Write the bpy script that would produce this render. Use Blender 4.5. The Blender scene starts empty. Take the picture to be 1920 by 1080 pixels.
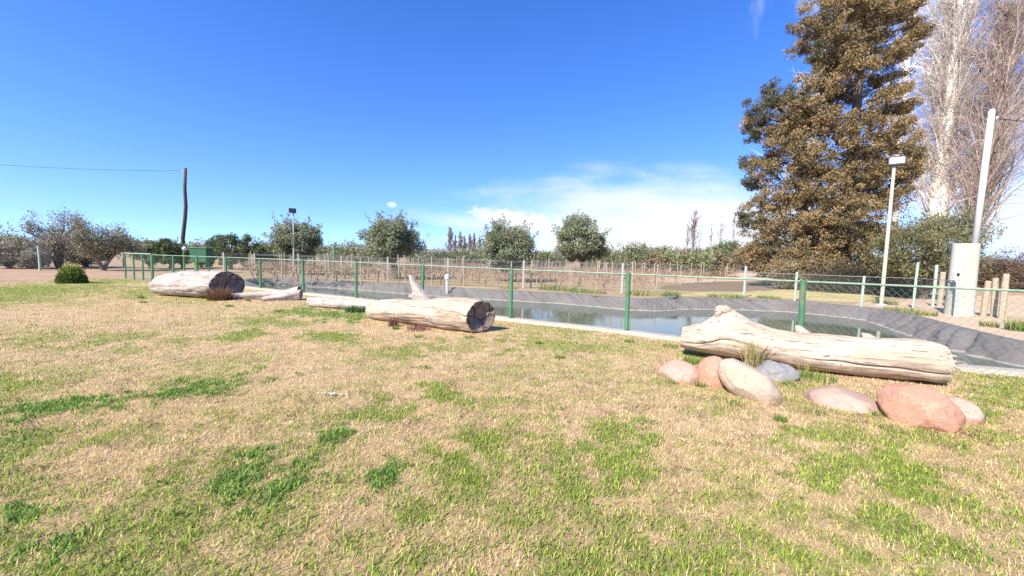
import bpy, bmesh, math, random
import numpy as np
from mathutils import Vector, Matrix, noise as mnoise
from mathutils.geometry import tessellate_polygon

SC = bpy.context.scene
COL = SC.collection
random.seed(7)
R_ = np.random.default_rng(11)
rad = math.radians

# ------------------------------------------------------------------ camera
FPX, CAMH, ROLL = 740.0, 1.5, 0.025
PITCH = math.atan(56.0 / FPX)
F_ = np.array([0, math.cos(PITCH), -math.sin(PITCH)])
R0 = np.array([1.0, 0, 0]); U0 = np.array([0, math.sin(PITCH), math.cos(PITCH)])
RV = math.cos(ROLL) * R0 + math.sin(ROLL) * U0
UV = -math.sin(ROLL) * R0 + math.cos(ROLL) * U0
CPOS = np.array([0, 0, CAMH])
cd = bpy.data.cameras.new('camera'); cam = bpy.data.objects.new('camera', cd); COL.objects.link(cam)
cd.sensor_width = 36.0; cd.lens = FPX / 1920 * 36.0; cd.clip_end = 12000; cd.clip_start = 0.05
cam.matrix_world = Matrix(((RV[0], UV[0], -F_[0], 0), (RV[1], UV[1], -F_[1], 0), (RV[2], UV[2], -F_[2], CAMH), (0, 0, 0, 1)))
SC.camera = cam

def ray(px, py):
    return F_ + (px - 960) / FPX * RV - (py - 540) / FPX * UV
def P(px, py, z=0.0):            # a point of the photograph that lies at height z
    d = ray(px, py); t = (z - CAMH) / d[2]
    return CPOS + d * t
def PY(px, py, Y):               # a point of the photograph that stands at distance Y
    d = ray(px, py); return CPOS + d * (Y / d[1])
def proj(x, y, z=0.0):
    v = np.stack([np.asarray(x, float), np.asarray(y, float), np.zeros_like(np.asarray(x, float)) + z - CAMH], -1)
    dz = v @ F_; return 960 + FPX * (v @ RV) / dz, 540 - FPX * (v @ UV) / dz

# ------------------------------------------------------------------ light
SUN_AZ = (-0.66, -0.75); SUN_EL = rad(42)
SKY_STRENGTH, SUN_STRENGTH = 0.136, 4.5
wd = bpy.data.worlds.new('World'); SC.world = wd; wd.use_nodes = True
nt = wd.node_tree; N = nt.nodes; LK = nt.links
N.clear()
def wn(t, **kw):
    n = N.new(t)
    for k, v in kw.items(): setattr(n, k, v)
    return n
def wm(op, a, b=None, c=None, clamp=False):
    n = N.new('ShaderNodeMath'); n.operation = op; n.use_clamp = clamp
    for i, s in enumerate((a, b, c)):
        if s is None: continue
        if isinstance(s, (int, float)): n.inputs[i].default_value = s
        else: LK.new(s, n.inputs[i])
    return n.outputs[0]
sky = wn('ShaderNodeTexSky'); sky.sky_type = 'NISHITA'; sky.sun_disc = False
sky.sun_elevation = SUN_EL; sky.sun_rotation = math.atan2(SUN_AZ[0], SUN_AZ[1])
sky.altitude = 600; sky.air_density = 1.0; sky.dust_density = 0.25; sky.ozone_density = 2.2
hs = wn('ShaderNodeHueSaturation'); hs.inputs['Saturation'].default_value = 1.33; hs.inputs['Hue'].default_value = 0.518
LK.new(sky.outputs[0], hs.inputs['Color'])
tc = wn('ShaderNodeTexCoord'); sx = wn('ShaderNodeSeparateXYZ'); LK.new(tc.outputs['Generated'], sx.inputs[0])
lift = wn('ShaderNodeMapping'); lift.inputs['Location'].default_value = (0, 0, 0.10); lift.inputs['Scale'].default_value = (1, 1, 0.85); LK.new(tc.outputs['Generated'], lift.inputs[0])
LK.new(lift.outputs[0], sky.inputs['Vector'])
ys = wm('MAXIMUM', sx.outputs[1], 0.05)
cu = wm('DIVIDE', sx.outputs[0], ys); cv = wm('DIVIDE', sx.outputs[2], ys)
front = wm('GREATER_THAN', sx.outputs[1], 0.06)
def cnoise(su, sv, scale, detail=6, rough=0.6, off=0.0):
    cb = wn('ShaderNodeCombineXYZ')
    LK.new(wm('MULTIPLY', cu, su), cb.inputs[0]); LK.new(wm('MULTIPLY', cv, sv), cb.inputs[1]); cb.inputs[2].default_value = off
    n = wn('ShaderNodeTexNoise'); n.inputs['Scale'].default_value = scale; n.inputs['Detail'].default_value = detail
    n.inputs['Roughness'].default_value = rough; LK.new(cb.outputs[0], n.inputs['Vector'])
    return n.outputs[0]
def cell(u0, v0, ru, rv, ang=0.0):
    du = wm('SUBTRACT', cu, u0); dv = wm('SUBTRACT', cv, v0); c, s = math.cos(ang), math.sin(ang)
    a = wm('DIVIDE', wm('ADD', wm('MULTIPLY', du, c), wm('MULTIPLY', dv, s)), ru)
    b = wm('DIVIDE', wm('SUBTRACT', wm('MULTIPLY', dv, c), wm('MULTIPLY', du, s)), rv)
    return wm('SUBTRACT', 1.0, wm('SQRT', wm('ADD', wm('MULTIPLY', a, a), wm('MULTIPLY', b, b))))
def smooth(x, lo, hi):
    n = N.new('ShaderNodeMapRange'); n.interpolation_type = 'SMOOTHSTEP'
    n.inputs[1].default_value = lo; n.inputs[2].default_value = hi; LK.new(x, n.inputs[0]); return n.outputs[0]
n_fine = cnoise(1, 1.6, 22, 7, 0.62); n_veil = cnoise(1, 3.4, 4.2, 6, 0.58, 3.1); n_wisp = cnoise(2.2, 0.9, 5, 6, 0.6, 8.0)
cum = smooth(wm('ADD', cell(0.012, 0.096, 0.17, 0.034, -0.13), wm('MULTIPLY', wm('SUBTRACT', n_fine, 0.5), 1.8)), 0.0, 0.6)
cum = wm('MULTIPLY', cum, 0.95)
tail = wm('MULTIPLY', smooth(wm('ADD', cell(-0.13, 0.088, 0.24, 0.035, -0.14), wm('MULTIPLY', wm('SUBTRACT', n_veil, 0.5), 1.6)), 0.1, 0.9), 0.6)
dot = wm('MULTIPLY', smooth(wm('ADD', cell(-0.308, 0.126, 0.017, 0.009), wm('MULTIPLY', wm('SUBTRACT', n_fine, 0.5), 2.4)), 0.1, 0.9), 0.8)
veil = wm('MULTIPLY', smooth(wm('ADD', cell(0.46, 0.075, 0.66, 0.165, 0.02), wm('MULTIPLY', wm('SUBTRACT', n_veil, 0.5), 1.1)), -0.08, 0.66), 0.92)
right = wm('MULTIPLY', smooth(wm('ADD', cell(1.3, 0.15, 0.5, 0.26), wm('MULTIPLY', wm('SUBTRACT', n_veil, 0.5), 1.0)), 0.0, 0.9), 0.85)
wisp = wm('MULTIPLY', smooth(wm('ADD', cell(0.92, 0.66, 0.36, 0.20, 0.3), wm('MULTIPLY', wm('SUBTRACT', n_wisp, 0.5), 2.2)), 0.1, 1.0), 0.55)
m = cum
for k in (tail, dot, veil, right, wisp): m = wm('MAXIMUM', m, k)
m = wm('MULTIPLY', m, front, clamp=True)
mx = wn('ShaderNodeMix', data_type='RGBA'); LK.new(m, mx.inputs[0]); LK.new(hs.outputs[0], mx.inputs[6])
mx.inputs[7].default_value = (3.6, 3.75, 3.9, 1)
bg = wn('ShaderNodeBackground'); LK.new(mx.outputs[2], bg.inputs['Color']); bg.inputs['Strength'].default_value = SKY_STRENGTH
wo = wn('ShaderNodeOutputWorld'); LK.new(bg.outputs[0], wo.inputs[0])

sl = bpy.data.lights.new('sun', 'SUN'); sl.energy = SUN_STRENGTH; sl.angle = rad(0.5); sl.color = (1.0, 0.94, 0.84)
so = bpy.data.objects.new('sun', sl); COL.objects.link(so)
sdir = Vector((SUN_AZ[0] * math.cos(SUN_EL), SUN_AZ[1] * math.cos(SUN_EL), math.sin(SUN_EL)))
so.rotation_euler = sdir.to_track_quat('Z', 'Y').to_euler(); so.location = (-8, -10, 20)
SC.view_settings.view_transform = 'Standard'; SC.view_settings.look = 'None'
SC.view_settings.exposure = 1.12; SC.view_settings.gamma = 1.0
SC.cycles.max_bounces = 6; SC.cycles.diffuse_bounces = 3; SC.cycles.transparent_max_bounces = 6
SC.cycles.use_denoising = False

# ------------------------------------------------------------------ helpers
def vnoise(x, y, seed=0):
    xi = np.floor(x).astype(np.int64); yi = np.floor(y).astype(np.int64); fx = x - xi; fy = y - yi
    fx = fx * fx * (3 - 2 * fx); fy = fy * fy * (3 - 2 * fy)
    def h(a, b):
        n = (a * 374761393 + b * 668265263 + seed * 974634777) & 0xffffffff
        n = ((n ^ (n >> 13)) * 1274126177) & 0xffffffff
        return ((n ^ (n >> 16)) & 0xffff) / 65535.0
    return (h(xi, yi) * (1 - fx) + h(xi + 1, yi) * fx) * (1 - fy) + (h(xi, yi + 1) * (1 - fx) + h(xi + 1, yi + 1) * fx) * fy
def fbm(x, y, seed=0, o=4):
    s = 0; a = 0.5; t = 0
    for i in range(o):
        s = s + a * vnoise(x * 2 ** i, y * 2 ** i, seed + i); t += a; a *= 0.5
    return s / t

class MB:
    """Collects shapes; build() links them as ONE mesh object."""
    def __init__(self): self.v = []; self.f = []; self.c = []; self.n = 0
    def add(self, verts, faces, col=None):
        verts = np.asarray(verts, float); b = self.n
        self.v.append(verts); self.f += [tuple(i + b for i in f) for f in faces]; self.n += len(verts)
        if col is not None:
            col = np.asarray(col, float)
            self.c.append(np.tile(col, (len(verts), 1)) if col.ndim == 1 else col)
        return self
    def tube(self, pts, radii, n=6, cap=True, col=None):
        pts = np.asarray(pts, float); m = len(pts)
        radii = np.full(m, radii, float) if np.isscalar(radii) else np.asarray(radii, float)
        tg = np.gradient(pts, axis=0); tg /= np.linalg.norm(tg, axis=1)[:, None] + 1e-9
        ref = np.array([0.31, 0.17, 0.93]) if abs(tg[0][2]) < 0.8 else np.array([0.93, 0.31, 0.1])
        a = np.cross(tg, ref); a /= np.linalg.norm(a, axis=1)[:, None] + 1e-9; b = np.cross(tg, a)
        th = np.arange(n) / n * 2 * math.pi
        v = pts[:, None] + radii[:, None, None] * (np.cos(th)[None, :, None] * a[:, None] + np.sin(th)[None, :, None] * b[:, None])
        fs = []
        for i in range(m - 1):
            for j in range(n):
                k = (j + 1) % n; fs.append((i * n + j, i * n + k, i * n + n + k, i * n + n + j))
        if cap: fs.append(tuple(range(n - 1, -1, -1))); fs.append(tuple((m - 1) * n + j for j in range(n)))
        return self.add(v.reshape(-1, 3), fs, col)
    def box(self, c, s, rz=0.0, bev=0.0, col=None):
        x, y, z = s[0] / 2, s[1] / 2, s[2] / 2
        if bev:
            b = bev; o = [(-x + b, -y), (x - b, -y), (x, -y + b), (x, y - b), (x - b, y), (-x + b, y), (-x, y - b), (-x, -y + b)]
        else: o = [(-x, -y), (x, -y), (x, y), (-x, y)]
        n = len(o); rings = []
        lv = [(-z, 1.0), (z, 1.0)] if not bev else [(-z, 1 - bev / max(x, y)), (-z + bev, 1), (z - bev, 1), (z, 1 - bev / max(x, y))]
        cr, sr = math.cos(rz), math.sin(rz)
        for zz, k in lv:
            for (a, d) in o: a *= k; d *= k; rings.append((c[0] + a * cr - d * sr, c[1] + a * sr + d * cr, c[2] + zz))
        fs = []
        for i in range(len(lv) - 1):
            for j in range(n): q = (j + 1) % n; fs.append((i * n + j, i * n + q, i * n + n + q, i * n + n + j))
        fs.append(tuple(range(n - 1, -1, -1))); fs.append(tuple((len(lv) - 1) * n + j for j in range(n)))
        return self.add(rings, fs, col)
    def build(self, name, mat, parent=None, smooth=False):
        me = bpy.data.meshes.new(name); off = np.array(parent.location) if parent is not None and 'abs' in parent else 0
        v = np.concatenate(self.v) - off
        me.from_pydata(v.tolist(), [], self.f)
        if self.c:
            cc = np.concatenate(self.c); at = me.attributes.new('col', 'FLOAT_COLOR', 'POINT')
            at.data.foreach_set('color', np.concatenate([cc, np.ones((len(cc), 1))], 1).astype(np.float32).ravel())
        if smooth: me.polygons.foreach_set('use_smooth', np.ones(len(me.polygons), bool))
        me.update()
        return link(name, me, mat, parent)
def link(name, me, mat, parent=None):
    if mat: me.materials.append(mat)
    o = bpy.data.objects.new(name, me); COL.objects.link(o)
    if parent is not None: o.parent = parent
    return o
def fast_mesh(name, v, nper, cols, mat, parent=None, faces_per=None):
    """v: (n, nper, 3); faces_per: index tuples within each element."""
    n = len(v); me = bpy.data.meshes.new(name); off = np.array(parent.location) if parent is not None and 'abs' in parent else 0
    vv = (v.reshape(-1, 3) - off).astype(np.float32); me.vertices.add(len(vv)); me.vertices.foreach_set('co', vv.ravel())
    faces_per = faces_per or [tuple(range(nper))]
    idx = np.concatenate([np.array(f) for f in faces_per]); tot = np.array([len(f) for f in faces_per])
    loops = (np.arange(n)[:, None] * nper + idx[None]).ravel().astype(np.int32)
    me.loops.add(len(loops)); me.loops.foreach_set('vertex_index', loops)
    lt = np.tile(tot, n).astype(np.int32); ls = np.concatenate([[0], np.cumsum(lt)[:-1]]).astype(np.int32)
    me.polygons.add(len(lt)); me.polygons.foreach_set('loop_start', ls); me.polygons.foreach_set('loop_total', lt)
    me.update(calc_edges=True)
    if cols is not None:
        at = me.attributes.new('col', 'FLOAT_COLOR', 'POINT')
        c = np.repeat(cols, nper, 0) if len(cols) == n else cols
        at.data.foreach_set('color', np.concatenate([c, np.ones((len(c), 1))], 1).astype(np.float32).ravel())
    me.validate()
    return link(name, me, mat, parent)
def thing(name, label, cat, loc=(0, 0, 0), group=None, rot=None):
    o = bpy.data.objects.new(name, None); COL.objects.link(o); o.location = loc; o.empty_display_size = 0.1
    if rot is not None: o.rotation_euler = rot
    else: o['abs'] = 1
    return tag(o, label, cat, group)
def tag(o, label=None, cat=None, group=None, kind=None):
    if label: o['label'] = label
    if cat: o['category'] = cat
    if group: o['group'] = group
    if kind: o['kind'] = kind
    return o
def copy_thing(o, loc=None, rz=None, sc=None, label=None, group=None):
    c = o.copy(); COL.objects.link(c)
    for ch in o.children:
        d = ch.copy(); COL.objects.link(d); d.parent = c
    if loc is not None: c.location = loc
    if rz is not None: c.rotation_euler = (0, 0, rz)
    if sc is not None: c.scale = sc if hasattr(sc, '__len__') else (sc,) * 3
    if label: c['label'] = label
    if group: c['group'] = group
    return c

# ------------------------------------------------------------------ materials
class Mat:
    def __init__(s, name, rough=0.8, spec=0.3):
        s.m = bpy.data.materials.new(name); s.m.use_nodes = True; s.t = s.m.node_tree
        s.b = s.t.nodes['Principled BSDF']; s.b.inputs['Roughness'].default_value = rough; s.b.inputs['Specular IOR Level'].default_value = spec
        s.tc = s.n('ShaderNodeTexCoord')
    def n(s, t, **kw):
        k = s.t.nodes.new(t)
        for a, b in kw.items(): setattr(k, a, b)
        return k
    def l(s, a, b): s.t.links.new(a, b)
    def vec(s, scale=(1, 1, 1), src='Object'):
        mp = s.n('ShaderNodeMapping'); mp.inputs['Scale'].default_value = scale; s.l(s.tc.outputs[src], mp.inputs[0]); return mp.outputs[0]
    def noise(s, scale, detail=5, rough=0.6, vs=(1, 1, 1), dist=0.0):
        k = s.n('ShaderNodeTexNoise'); k.inputs['Scale'].default_value = scale; k.inputs['Detail'].default_value = detail
        k.inputs['Roughness'].default_value = rough; k.inputs['Distortion'].default_value = dist; s.l(s.vec(vs), k.inputs['Vector']); return k.outputs[0]
    def voro(s, scale, vs=(1, 1, 1), feat='F1'):
        k = s.n('ShaderNodeTexVoronoi'); k.feature = feat; k.inputs['Scale'].default_value = scale; s.l(s.vec(vs), k.inputs['Vector']); return k.outputs[0]
    def ramp(s, x, stops):
        k = s.n('ShaderNodeValToRGB'); e = k.color_ramp.elements
        while len(e) > len(stops): e.remove(e[-1])
        while len(e) < len(stops): e.new(1.0)
        for el, (p, c) in zip(e, stops): el.position = p; el.color = (*c, 1) if len(c) == 3 else c
        s.l(x, k.inputs[0]); return k.outputs[0]
    def mix(s, f, a, b, mode='MIX'):
        k = s.n('ShaderNodeMix', data_type='RGBA'); k.blend_type = mode
        for i, x in ((0, f), (6, a), (7, b)):
            if isinstance(x, (int, float)): k.inputs[i].default_value = x
            elif isinstance(x, tuple): k.inputs[i].default_value = (*x, 1)
            else: s.l(x, k.inputs[i])
        return k.outputs[2]
    def math(s, op, a, b=0.0):
        k = s.n('ShaderNodeMath'); k.operation = op
        for i, x in enumerate((a, b)):
            if isinstance(x, (int, float)): k.inputs[i].default_value = x
            else: s.l(x, k.inputs[i])
        return k.outputs[0]
    def attr(s, name='col'):
        k = s.n('ShaderNodeAttribute'); k.attribute_name = name; return k.outputs['Color']
    def col(s, c):
        if isinstance(c, tuple): s.b.inputs['Base Color'].default_value = (*c, 1)
        else: s.l(c, s.b.inputs['Base Color'])
        return s
    def bump(s, h, strength=0.4, dist=0.02):
        k = s.n('ShaderNodeBump'); k.inputs['Strength'].default_value = strength; k.inputs['Distance'].default_value = dist
        s.l(h, k.inputs['Height']); s.l(k.outputs[0], s.b.inputs['Normal']); return s
    def trans(s, f, c):
        o = s.t.nodes['Material Output']; tr = s.n('ShaderNodeBsdfTranslucent'); ms = s.n('ShaderNodeMixShader'); ms.inputs[0].default_value = f
        s.l(c, tr.inputs[0]); s.l(s.b.outputs[0], ms.inputs[1]); s.l(tr.outputs[0], ms.inputs[2]); s.l(ms.outputs[0], o.inputs[0]); return s
def simple(name, c, rough=0.7, var=0.25, scale=6, spec=0.3, metal=0.0, bump=0.0):
    m = Mat(name, rough, spec); n = m.noise(scale, 6, 0.65)
    m.col(m.ramp(n, [(0.3, tuple(x * (1 - var) for x in c)), (0.7, tuple(min(1, x * (1 + var)) for x in c))]))
    m.b.inputs['Metallic'].default_value = metal
    if bump: m.bump(n, bump)
    return m.m
def leafmat(name, tr=0.25, rough=0.6):
    m = Mat(name, rough, 0.25); c = m.attr(); m.col(c); m.trans(tr, c); return m.m
M_leaf = leafmat('foliage_leaf'); M_blade = leafmat('grass_blade', 0.42, 0.55); M_needle = leafmat('conifer_spray', 0.12, 0.7)
M_bark = simple('bark_grey', (0.13, 0.10, 0.08), 0.9, 0.4, 12, bump=0.5)
M_twig = Mat('bare_twig', 0.8); M_twig.col(M_twig.attr()); M_twig = M_twig.m
def wornpaint():
    m = Mat('green_paint', 0.55, 0.3); n = m.noise(9, 6, .7); k = m.noise(5, 7, .75, (1, 1, .35))
    c = m.ramp(n, [(.3, (.05, .14, .065)), (.7, (.10, .235, .115))]); c = m.mix(m.ramp(k, [(.58, (0, 0, 0)), (.64, (.85, .85, .85))]), c, (.20, .155, .10)); m.col(c); m.bump(k, .2, .005); return m.m
M_green = wornpaint()
M_galv = simple('galvanised_wire', (0.25, 0.265, 0.25), 0.5, 0.15, 5, metal=0.3)
M_meshgreen = simple('green_wire', (0.12, 0.22, 0.13), 0.55, 0.2, 5)
M_white = simple('white_paint', (0.62, 0.62, 0.60), 0.45, 0.06, 7)
M_cream = simple('pale_cream_paint', (0.50, 0.46, 0.34), 0.5, 0.12, 7)
M_black = simple('black_plastic', (0.02, 0.02, 0.022), 0.5, 0.2)
M_paleg = simple('pale_green_paint', (0.36, 0.45, 0.35), 0.55, 0.25, 10)
M_railg = simple('worn_green_rail', (0.22, 0.31, 0.21), 0.55, 0.25, 10)
M_postwood = simple('weathered_post', (0.38, 0.31, 0.215), 0.85, 0.3, 14, bump=0.4)
M_postconc = simple('concrete_post', (0.44, 0.42, 0.37), 0.85, 0.15, 14, bump=0.2)
M_polewood = simple('dark_pole_wood', (0.085, 0.055, 0.042), 0.85, 0.35, 8, bump=0.4)

def wood(name, a, b, dark, crack=0.5):
    m = Mat(name, 0.75, 0.2)
    n1 = m.noise(3.0, 7, 0.65, (0.35, 5, 5), 0.4); n2 = m.noise(2.0, 3, 0.6, (0.8, 1, 1)); n3 = m.noise(4.0, 8, 0.7, (0.16, 8, 8), 0.9)
    c = m.ramp(n1, [(0.28, a), (0.62, b)])
    c = m.mix(m.ramp(n2, [(0.42, (0, 0, 0)), (0.68, (1, 1, 1))]), c, tuple(x * 1.12 for x in b), 'MIX')
    c = m.mix(m.math('MULTIPLY', m.ramp(m.noise(1.6, 6, 0.7, (.8, 1.6, 1.6), .5), [(0.5, (0, 0, 0)), (0.66, (1, 1, 1))]), .55), c, tuple(x * .62 + .05 for x in a))
    k = m.ramp(n3, [(0.37, (1, 1, 1)), (0.44, (0, 0, 0))])
    k2 = m.ramp(m.noise(7.0, 5, 0.6, (0.09, 5, 5), 1.4), [(0.36, (1, 1, 1)), (0.385, (0, 0, 0))])
    c = m.mix(m.math('MULTIPLY', k, crack), c, dark); c = m.mix(m.math('MULTIPLY', k2, 0.85), c, dark); m.col(c)
    h = m.math('SUBTRACT', m.math('ADD', n1, m.math('MULTIPLY', n3, 0.6)), m.math('MULTIPLY', k2, 0.5)); m.bump(h, 0.8, 0.025); return m.m
M_log = wood('bleached_wood', (0.33, 0.235, 0.155), (0.50, 0.40, 0.30), (0.15, 0.09, 0.06))
M_logw = wood('grey_bleached_wood', (0.25, 0.205, 0.165), (0.45, 0.385, 0.33), (0.13, 0.085, 0.065))
def endmat():
    m = Mat('dark_end_grain', 0.9, 0.1); n = m.noise(5, 7, 0.7); v = m.voro(3.2, (1, 1, 1), 'DISTANCE_TO_EDGE')
    c = m.ramp(n, [(0.3, (0.10, 0.072, 0.058)), (0.7, (0.34, 0.26, 0.21))])
    c = m.mix(m.ramp(v, [(0.0, (1, 1, 1)), (0.05, (0, 0, 0))]), c, (0.008, 0.006, 0.005)); m.col(c); m.bump(n, 0.8, 0.04); return m.m
M_end = endmat()
def granite(name, a, b, speck):
    m = Mat(name, 0.75, 0.25); n = m.noise(2.2, 5, 0.6); g = m.noise(42, 4, 0.75); w = m.noise(26, 3, 0.6)
    c = m.ramp(n, [(0.32, a), (0.68, b)])
    c = m.mix(m.ramp(g, [(0.56, (0, 0, 0)), (0.66, (0.8, 0.8, 0.8))]), c, speck)
    c = m.mix(m.ramp(w, [(0.60, (0, 0, 0)), (0.72, (0.7, 0.7, 0.7))]), c, tuple(min(1, x * 1.35) for x in b)); m.col(c)
    st = m.ramp(m.noise(3.4, 7, 0.72, (1, 1, 1.5), .8), [(0.53, (0, 0, 0)), (0.64, (1, 1, 1))]); c2 = m.mix(m.math('MULTIPLY', st, .38), c, tuple(x * .55 for x in a)); m.col(c2)
    m.bump(m.math('ADD', g, m.math('MULTIPLY', n, 1.5)), 0.5, 0.015); return m.m

# ------------------------------------------------------------------ the setting: ground, lawn, pond
kerb_px = [(233, 523), (326, 531), (425, 537.5), (490, 544), (560, 551.5), (668, 563), (792, 580), (925, 599), (1060, 615), (1174, 627), (1270, 640), (1500, 668), (1800, 697), (1920, 707)]
kerb = [P(*q)[:2] for q in kerb_px]
d = kerb[-1] - kerb[-3]; d /= np.linalg.norm(d); kerb.append(kerb[-1] + d * 3.2)
kerb = np.array(kerb)
LAWN_L, LAWN_R = -20.2, 13.0
def kerbY(x): return np.interp(x, kerb[:, 0], kerb[:, 1])
far_px = [(1921, 645), (1840, 627), (1760, 607), (1700, 590), (1650, 580), (1560, 571), (1480, 565), (1400, 561.5), (1320, 559.5), (1262, 559), (1225, 561), (1190, 561.5), (1100, 553), (1000, 547.5), (900, 543), (800, 537), (700, 530), (620, 525), (560, 522), (500, 521), (452, 524)]
far = np.array([P(*q)[:2] for q in far_px])
KI = 3                                                            # the pond starts at this kerb point
nrm = np.array([0.42, 0.91])
near_in = kerb[KI:] + nrm * 0.3
outline = np.concatenate([near_in, [[near_in[-1][0] + 0.55, near_in[-1][1] + 0.9], [11.35, 6.2]], far])
def resample(p, step, closed=True):
    q = np.concatenate([p, p[:1]]) if closed else p
    for _ in range(2):                                            # corner cutting
        a = q[:-1] * 0.75 + q[1:] * 0.25; b = q[:-1] * 0.25 + q[1:] * 0.75
        q = np.stack([a, b], 1).reshape(-1, 2)
        q = np.concatenate([q, q[:1]]) if closed else np.concatenate([p[:1], q, p[-1:]])
    s = np.concatenate([[0], np.cumsum(np.linalg.norm(np.diff(q, axis=0), axis=1))]); n = int(s[-1] / step)
    t = np.linspace(0, s[-1], n, endpoint=not closed)
    return np.stack([np.interp(t, s, q[:, 0]), np.interp(t, s, q[:, 1])], 1)
PST = 0.045
pond = resample(outline, PST)
def inward(p):
    t = np.roll(p, -3, 0) - np.roll(p, 3, 0); t /= np.linalg.norm(t, axis=1)[:, None]
    k = np.stack([-t[:, 1], t[:, 0]], 1)
    area = np.sum(p[:, 0] * np.roll(p[:, 1], -1) - np.roll(p[:, 0], -1) * p[:, 1])
    k = k if area > 0 else -k
    for _ in range(60): k = (np.roll(k, 1, 0) + k + np.roll(k, -1, 0)) / 3
    return k / np.linalg.norm(k, axis=1)[:, None]
PIN = inward(pond)

def flat(name, loops, z, mat, kind='structure'):
    vs = [[Vector((x, y, 0)) for x, y in lp] for lp in loops]; tri = tessellate_polygon(vs)
    allv = [(x, y, z) for lp in loops for x, y in lp]
    me = bpy.data.meshes.new(name); fs = []
    for t in tri:
        a, b, c = (np.array(allv[i]) for i in t)
        fs.append(t if np.cross(b - a, c - a)[2] > 0 else t[::-1])
    me.from_pydata(allv, [], fs); me.update()
    return tag(link(name, me, mat), kind=kind)
def dirtmat(name, a, b, g, gamt=0.5, sc=0.5):
    m = Mat(name, 0.95, 0.1); n = m.noise(sc, 8, 0.65); f = m.noise(9, 8, 0.75); k = m.noise(sc * 0.5, 6, 0.6, (1, 1, 1), 0.6)
    c = m.ramp(n, [(0.35, a), (0.65, b)]); c = m.mix(0.55, c, m.ramp(f, [(0.3, tuple(x * 0.55 for x in a)), (0.7, tuple(x * 1.2 for x in b))]))
    c = m.mix(m.math('MULTIPLY', m.ramp(k, [(0.5, (0, 0, 0)), (0.62, (1, 1, 1))]), gamt), c, m.ramp(f, [(0.35, tuple(x * 0.6 for x in g)), (0.7, g)]))
    m.col(c); m.bump(f, 0.5, 0.05); return m.m
M_ground = dirtmat('dry_earth', (0.30, 0.20, 0.125), (0.44, 0.32, 0.20), (0.33, 0.27, 0.11), 0.8, 0.35)
S = 3000.0
outer = [(-S, -200), (S, -200), (S, S), (-S, S)]
pond_c = pond[::9]
flat('ground', [outer, [tuple(q) for q in (pond_c - inward(pond_c) * 0.0)]], -0.012, M_ground)
def wobble(pts, amp=0.3, step=0.6):
    q = resample(np.array(pts), step); t = np.arange(len(q))
    return [(x + amp * (fbm(np.array([x * .8]), np.array([y * .8]), 5)[0] - .5) * 2, y + amp * (fbm(np.array([x * .8]), np.array([y * .8]), 9)[0] - .5) * 2) for x, y in q]
M_red = dirtmat('reddish_dirt', (0.32, 0.20, 0.13), (0.44, 0.30, 0.20), (0.32, 0.25, 0.12), 0.6, 0.8)
M_tan = dirtmat('sandy_dirt', (0.46, 0.32, 0.21), (0.58, 0.43, 0.30), (0.36, 0.32, 0.14), 0.4, 0.6)
M_dark = dirtmat('dark_brown_ground', (0.17, 0.115, 0.08), (0.27, 0.185, 0.12), (0.18, 0.15, 0.07), 0.5, 0.9)
M_straw = dirtmat('straw_grass_ground', (0.40, 0.32, 0.14), (0.55, 0.44, 0.21), (0.22, 0.24, 0.08), 0.5, 1.2)
flat('dirt_track', [wobble([P(-500, 529)[:2], P(-500, 503)[:2], P(0, 503)[:2], P(228, 502)[:2], P(300, 508)[:2], P(231, 519)[:2], P(120, 527.5)[:2]], 0.25)], -0.008, M_red)
flat('sandy_path', [wobble([P(1170, 527)[:2], P(1300, 511)[:2], P(1420, 504)[:2], P(1560, 508)[:2], P(1500, 530)[:2], P(1330, 531)[:2]], 0.5)], -0.008, M_tan)
flat('sandy_bank', [wobble([P(1590, 572)[:2], P(1640, 563)[:2], P(1900, 552)[:2], P(2300, 560)[:2], P(2300, 680)[:2], P(2010, 668)[:2], P(1930, 643)[:2], P(1845, 623)[:2], P(1765, 603)[:2], P(1700, 585)[:2], P(1650, 576)[:2]], 0.12, 0.3)], -0.008, M_tan)
flat('dark_ground_patch', [wobble([P(1215, 541)[:2], P(1290, 529)[:2], P(1420, 526)[:2], P(1520, 530)[:2], P(1480, 544)[:2], P(1330, 547)[:2]], 0.4)], -0.004, M_dark)  # flat sheet, darker brown than the ground around it
flat('straw_verge', [wobble([P(1240, 557)[:2], P(1300, 548)[:2], P(1420, 546)[:2], P(1500, 541)[:2], P(1560, 527)[:2], P(1650, 545)[:2], P(1640, 566)[:2], P(1560, 567)[:2], P(1470, 560)[:2], P(1390, 557)[:2], P(1310, 555)[:2]], 0.15, 0.3)], -0.002, M_straw)

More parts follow.
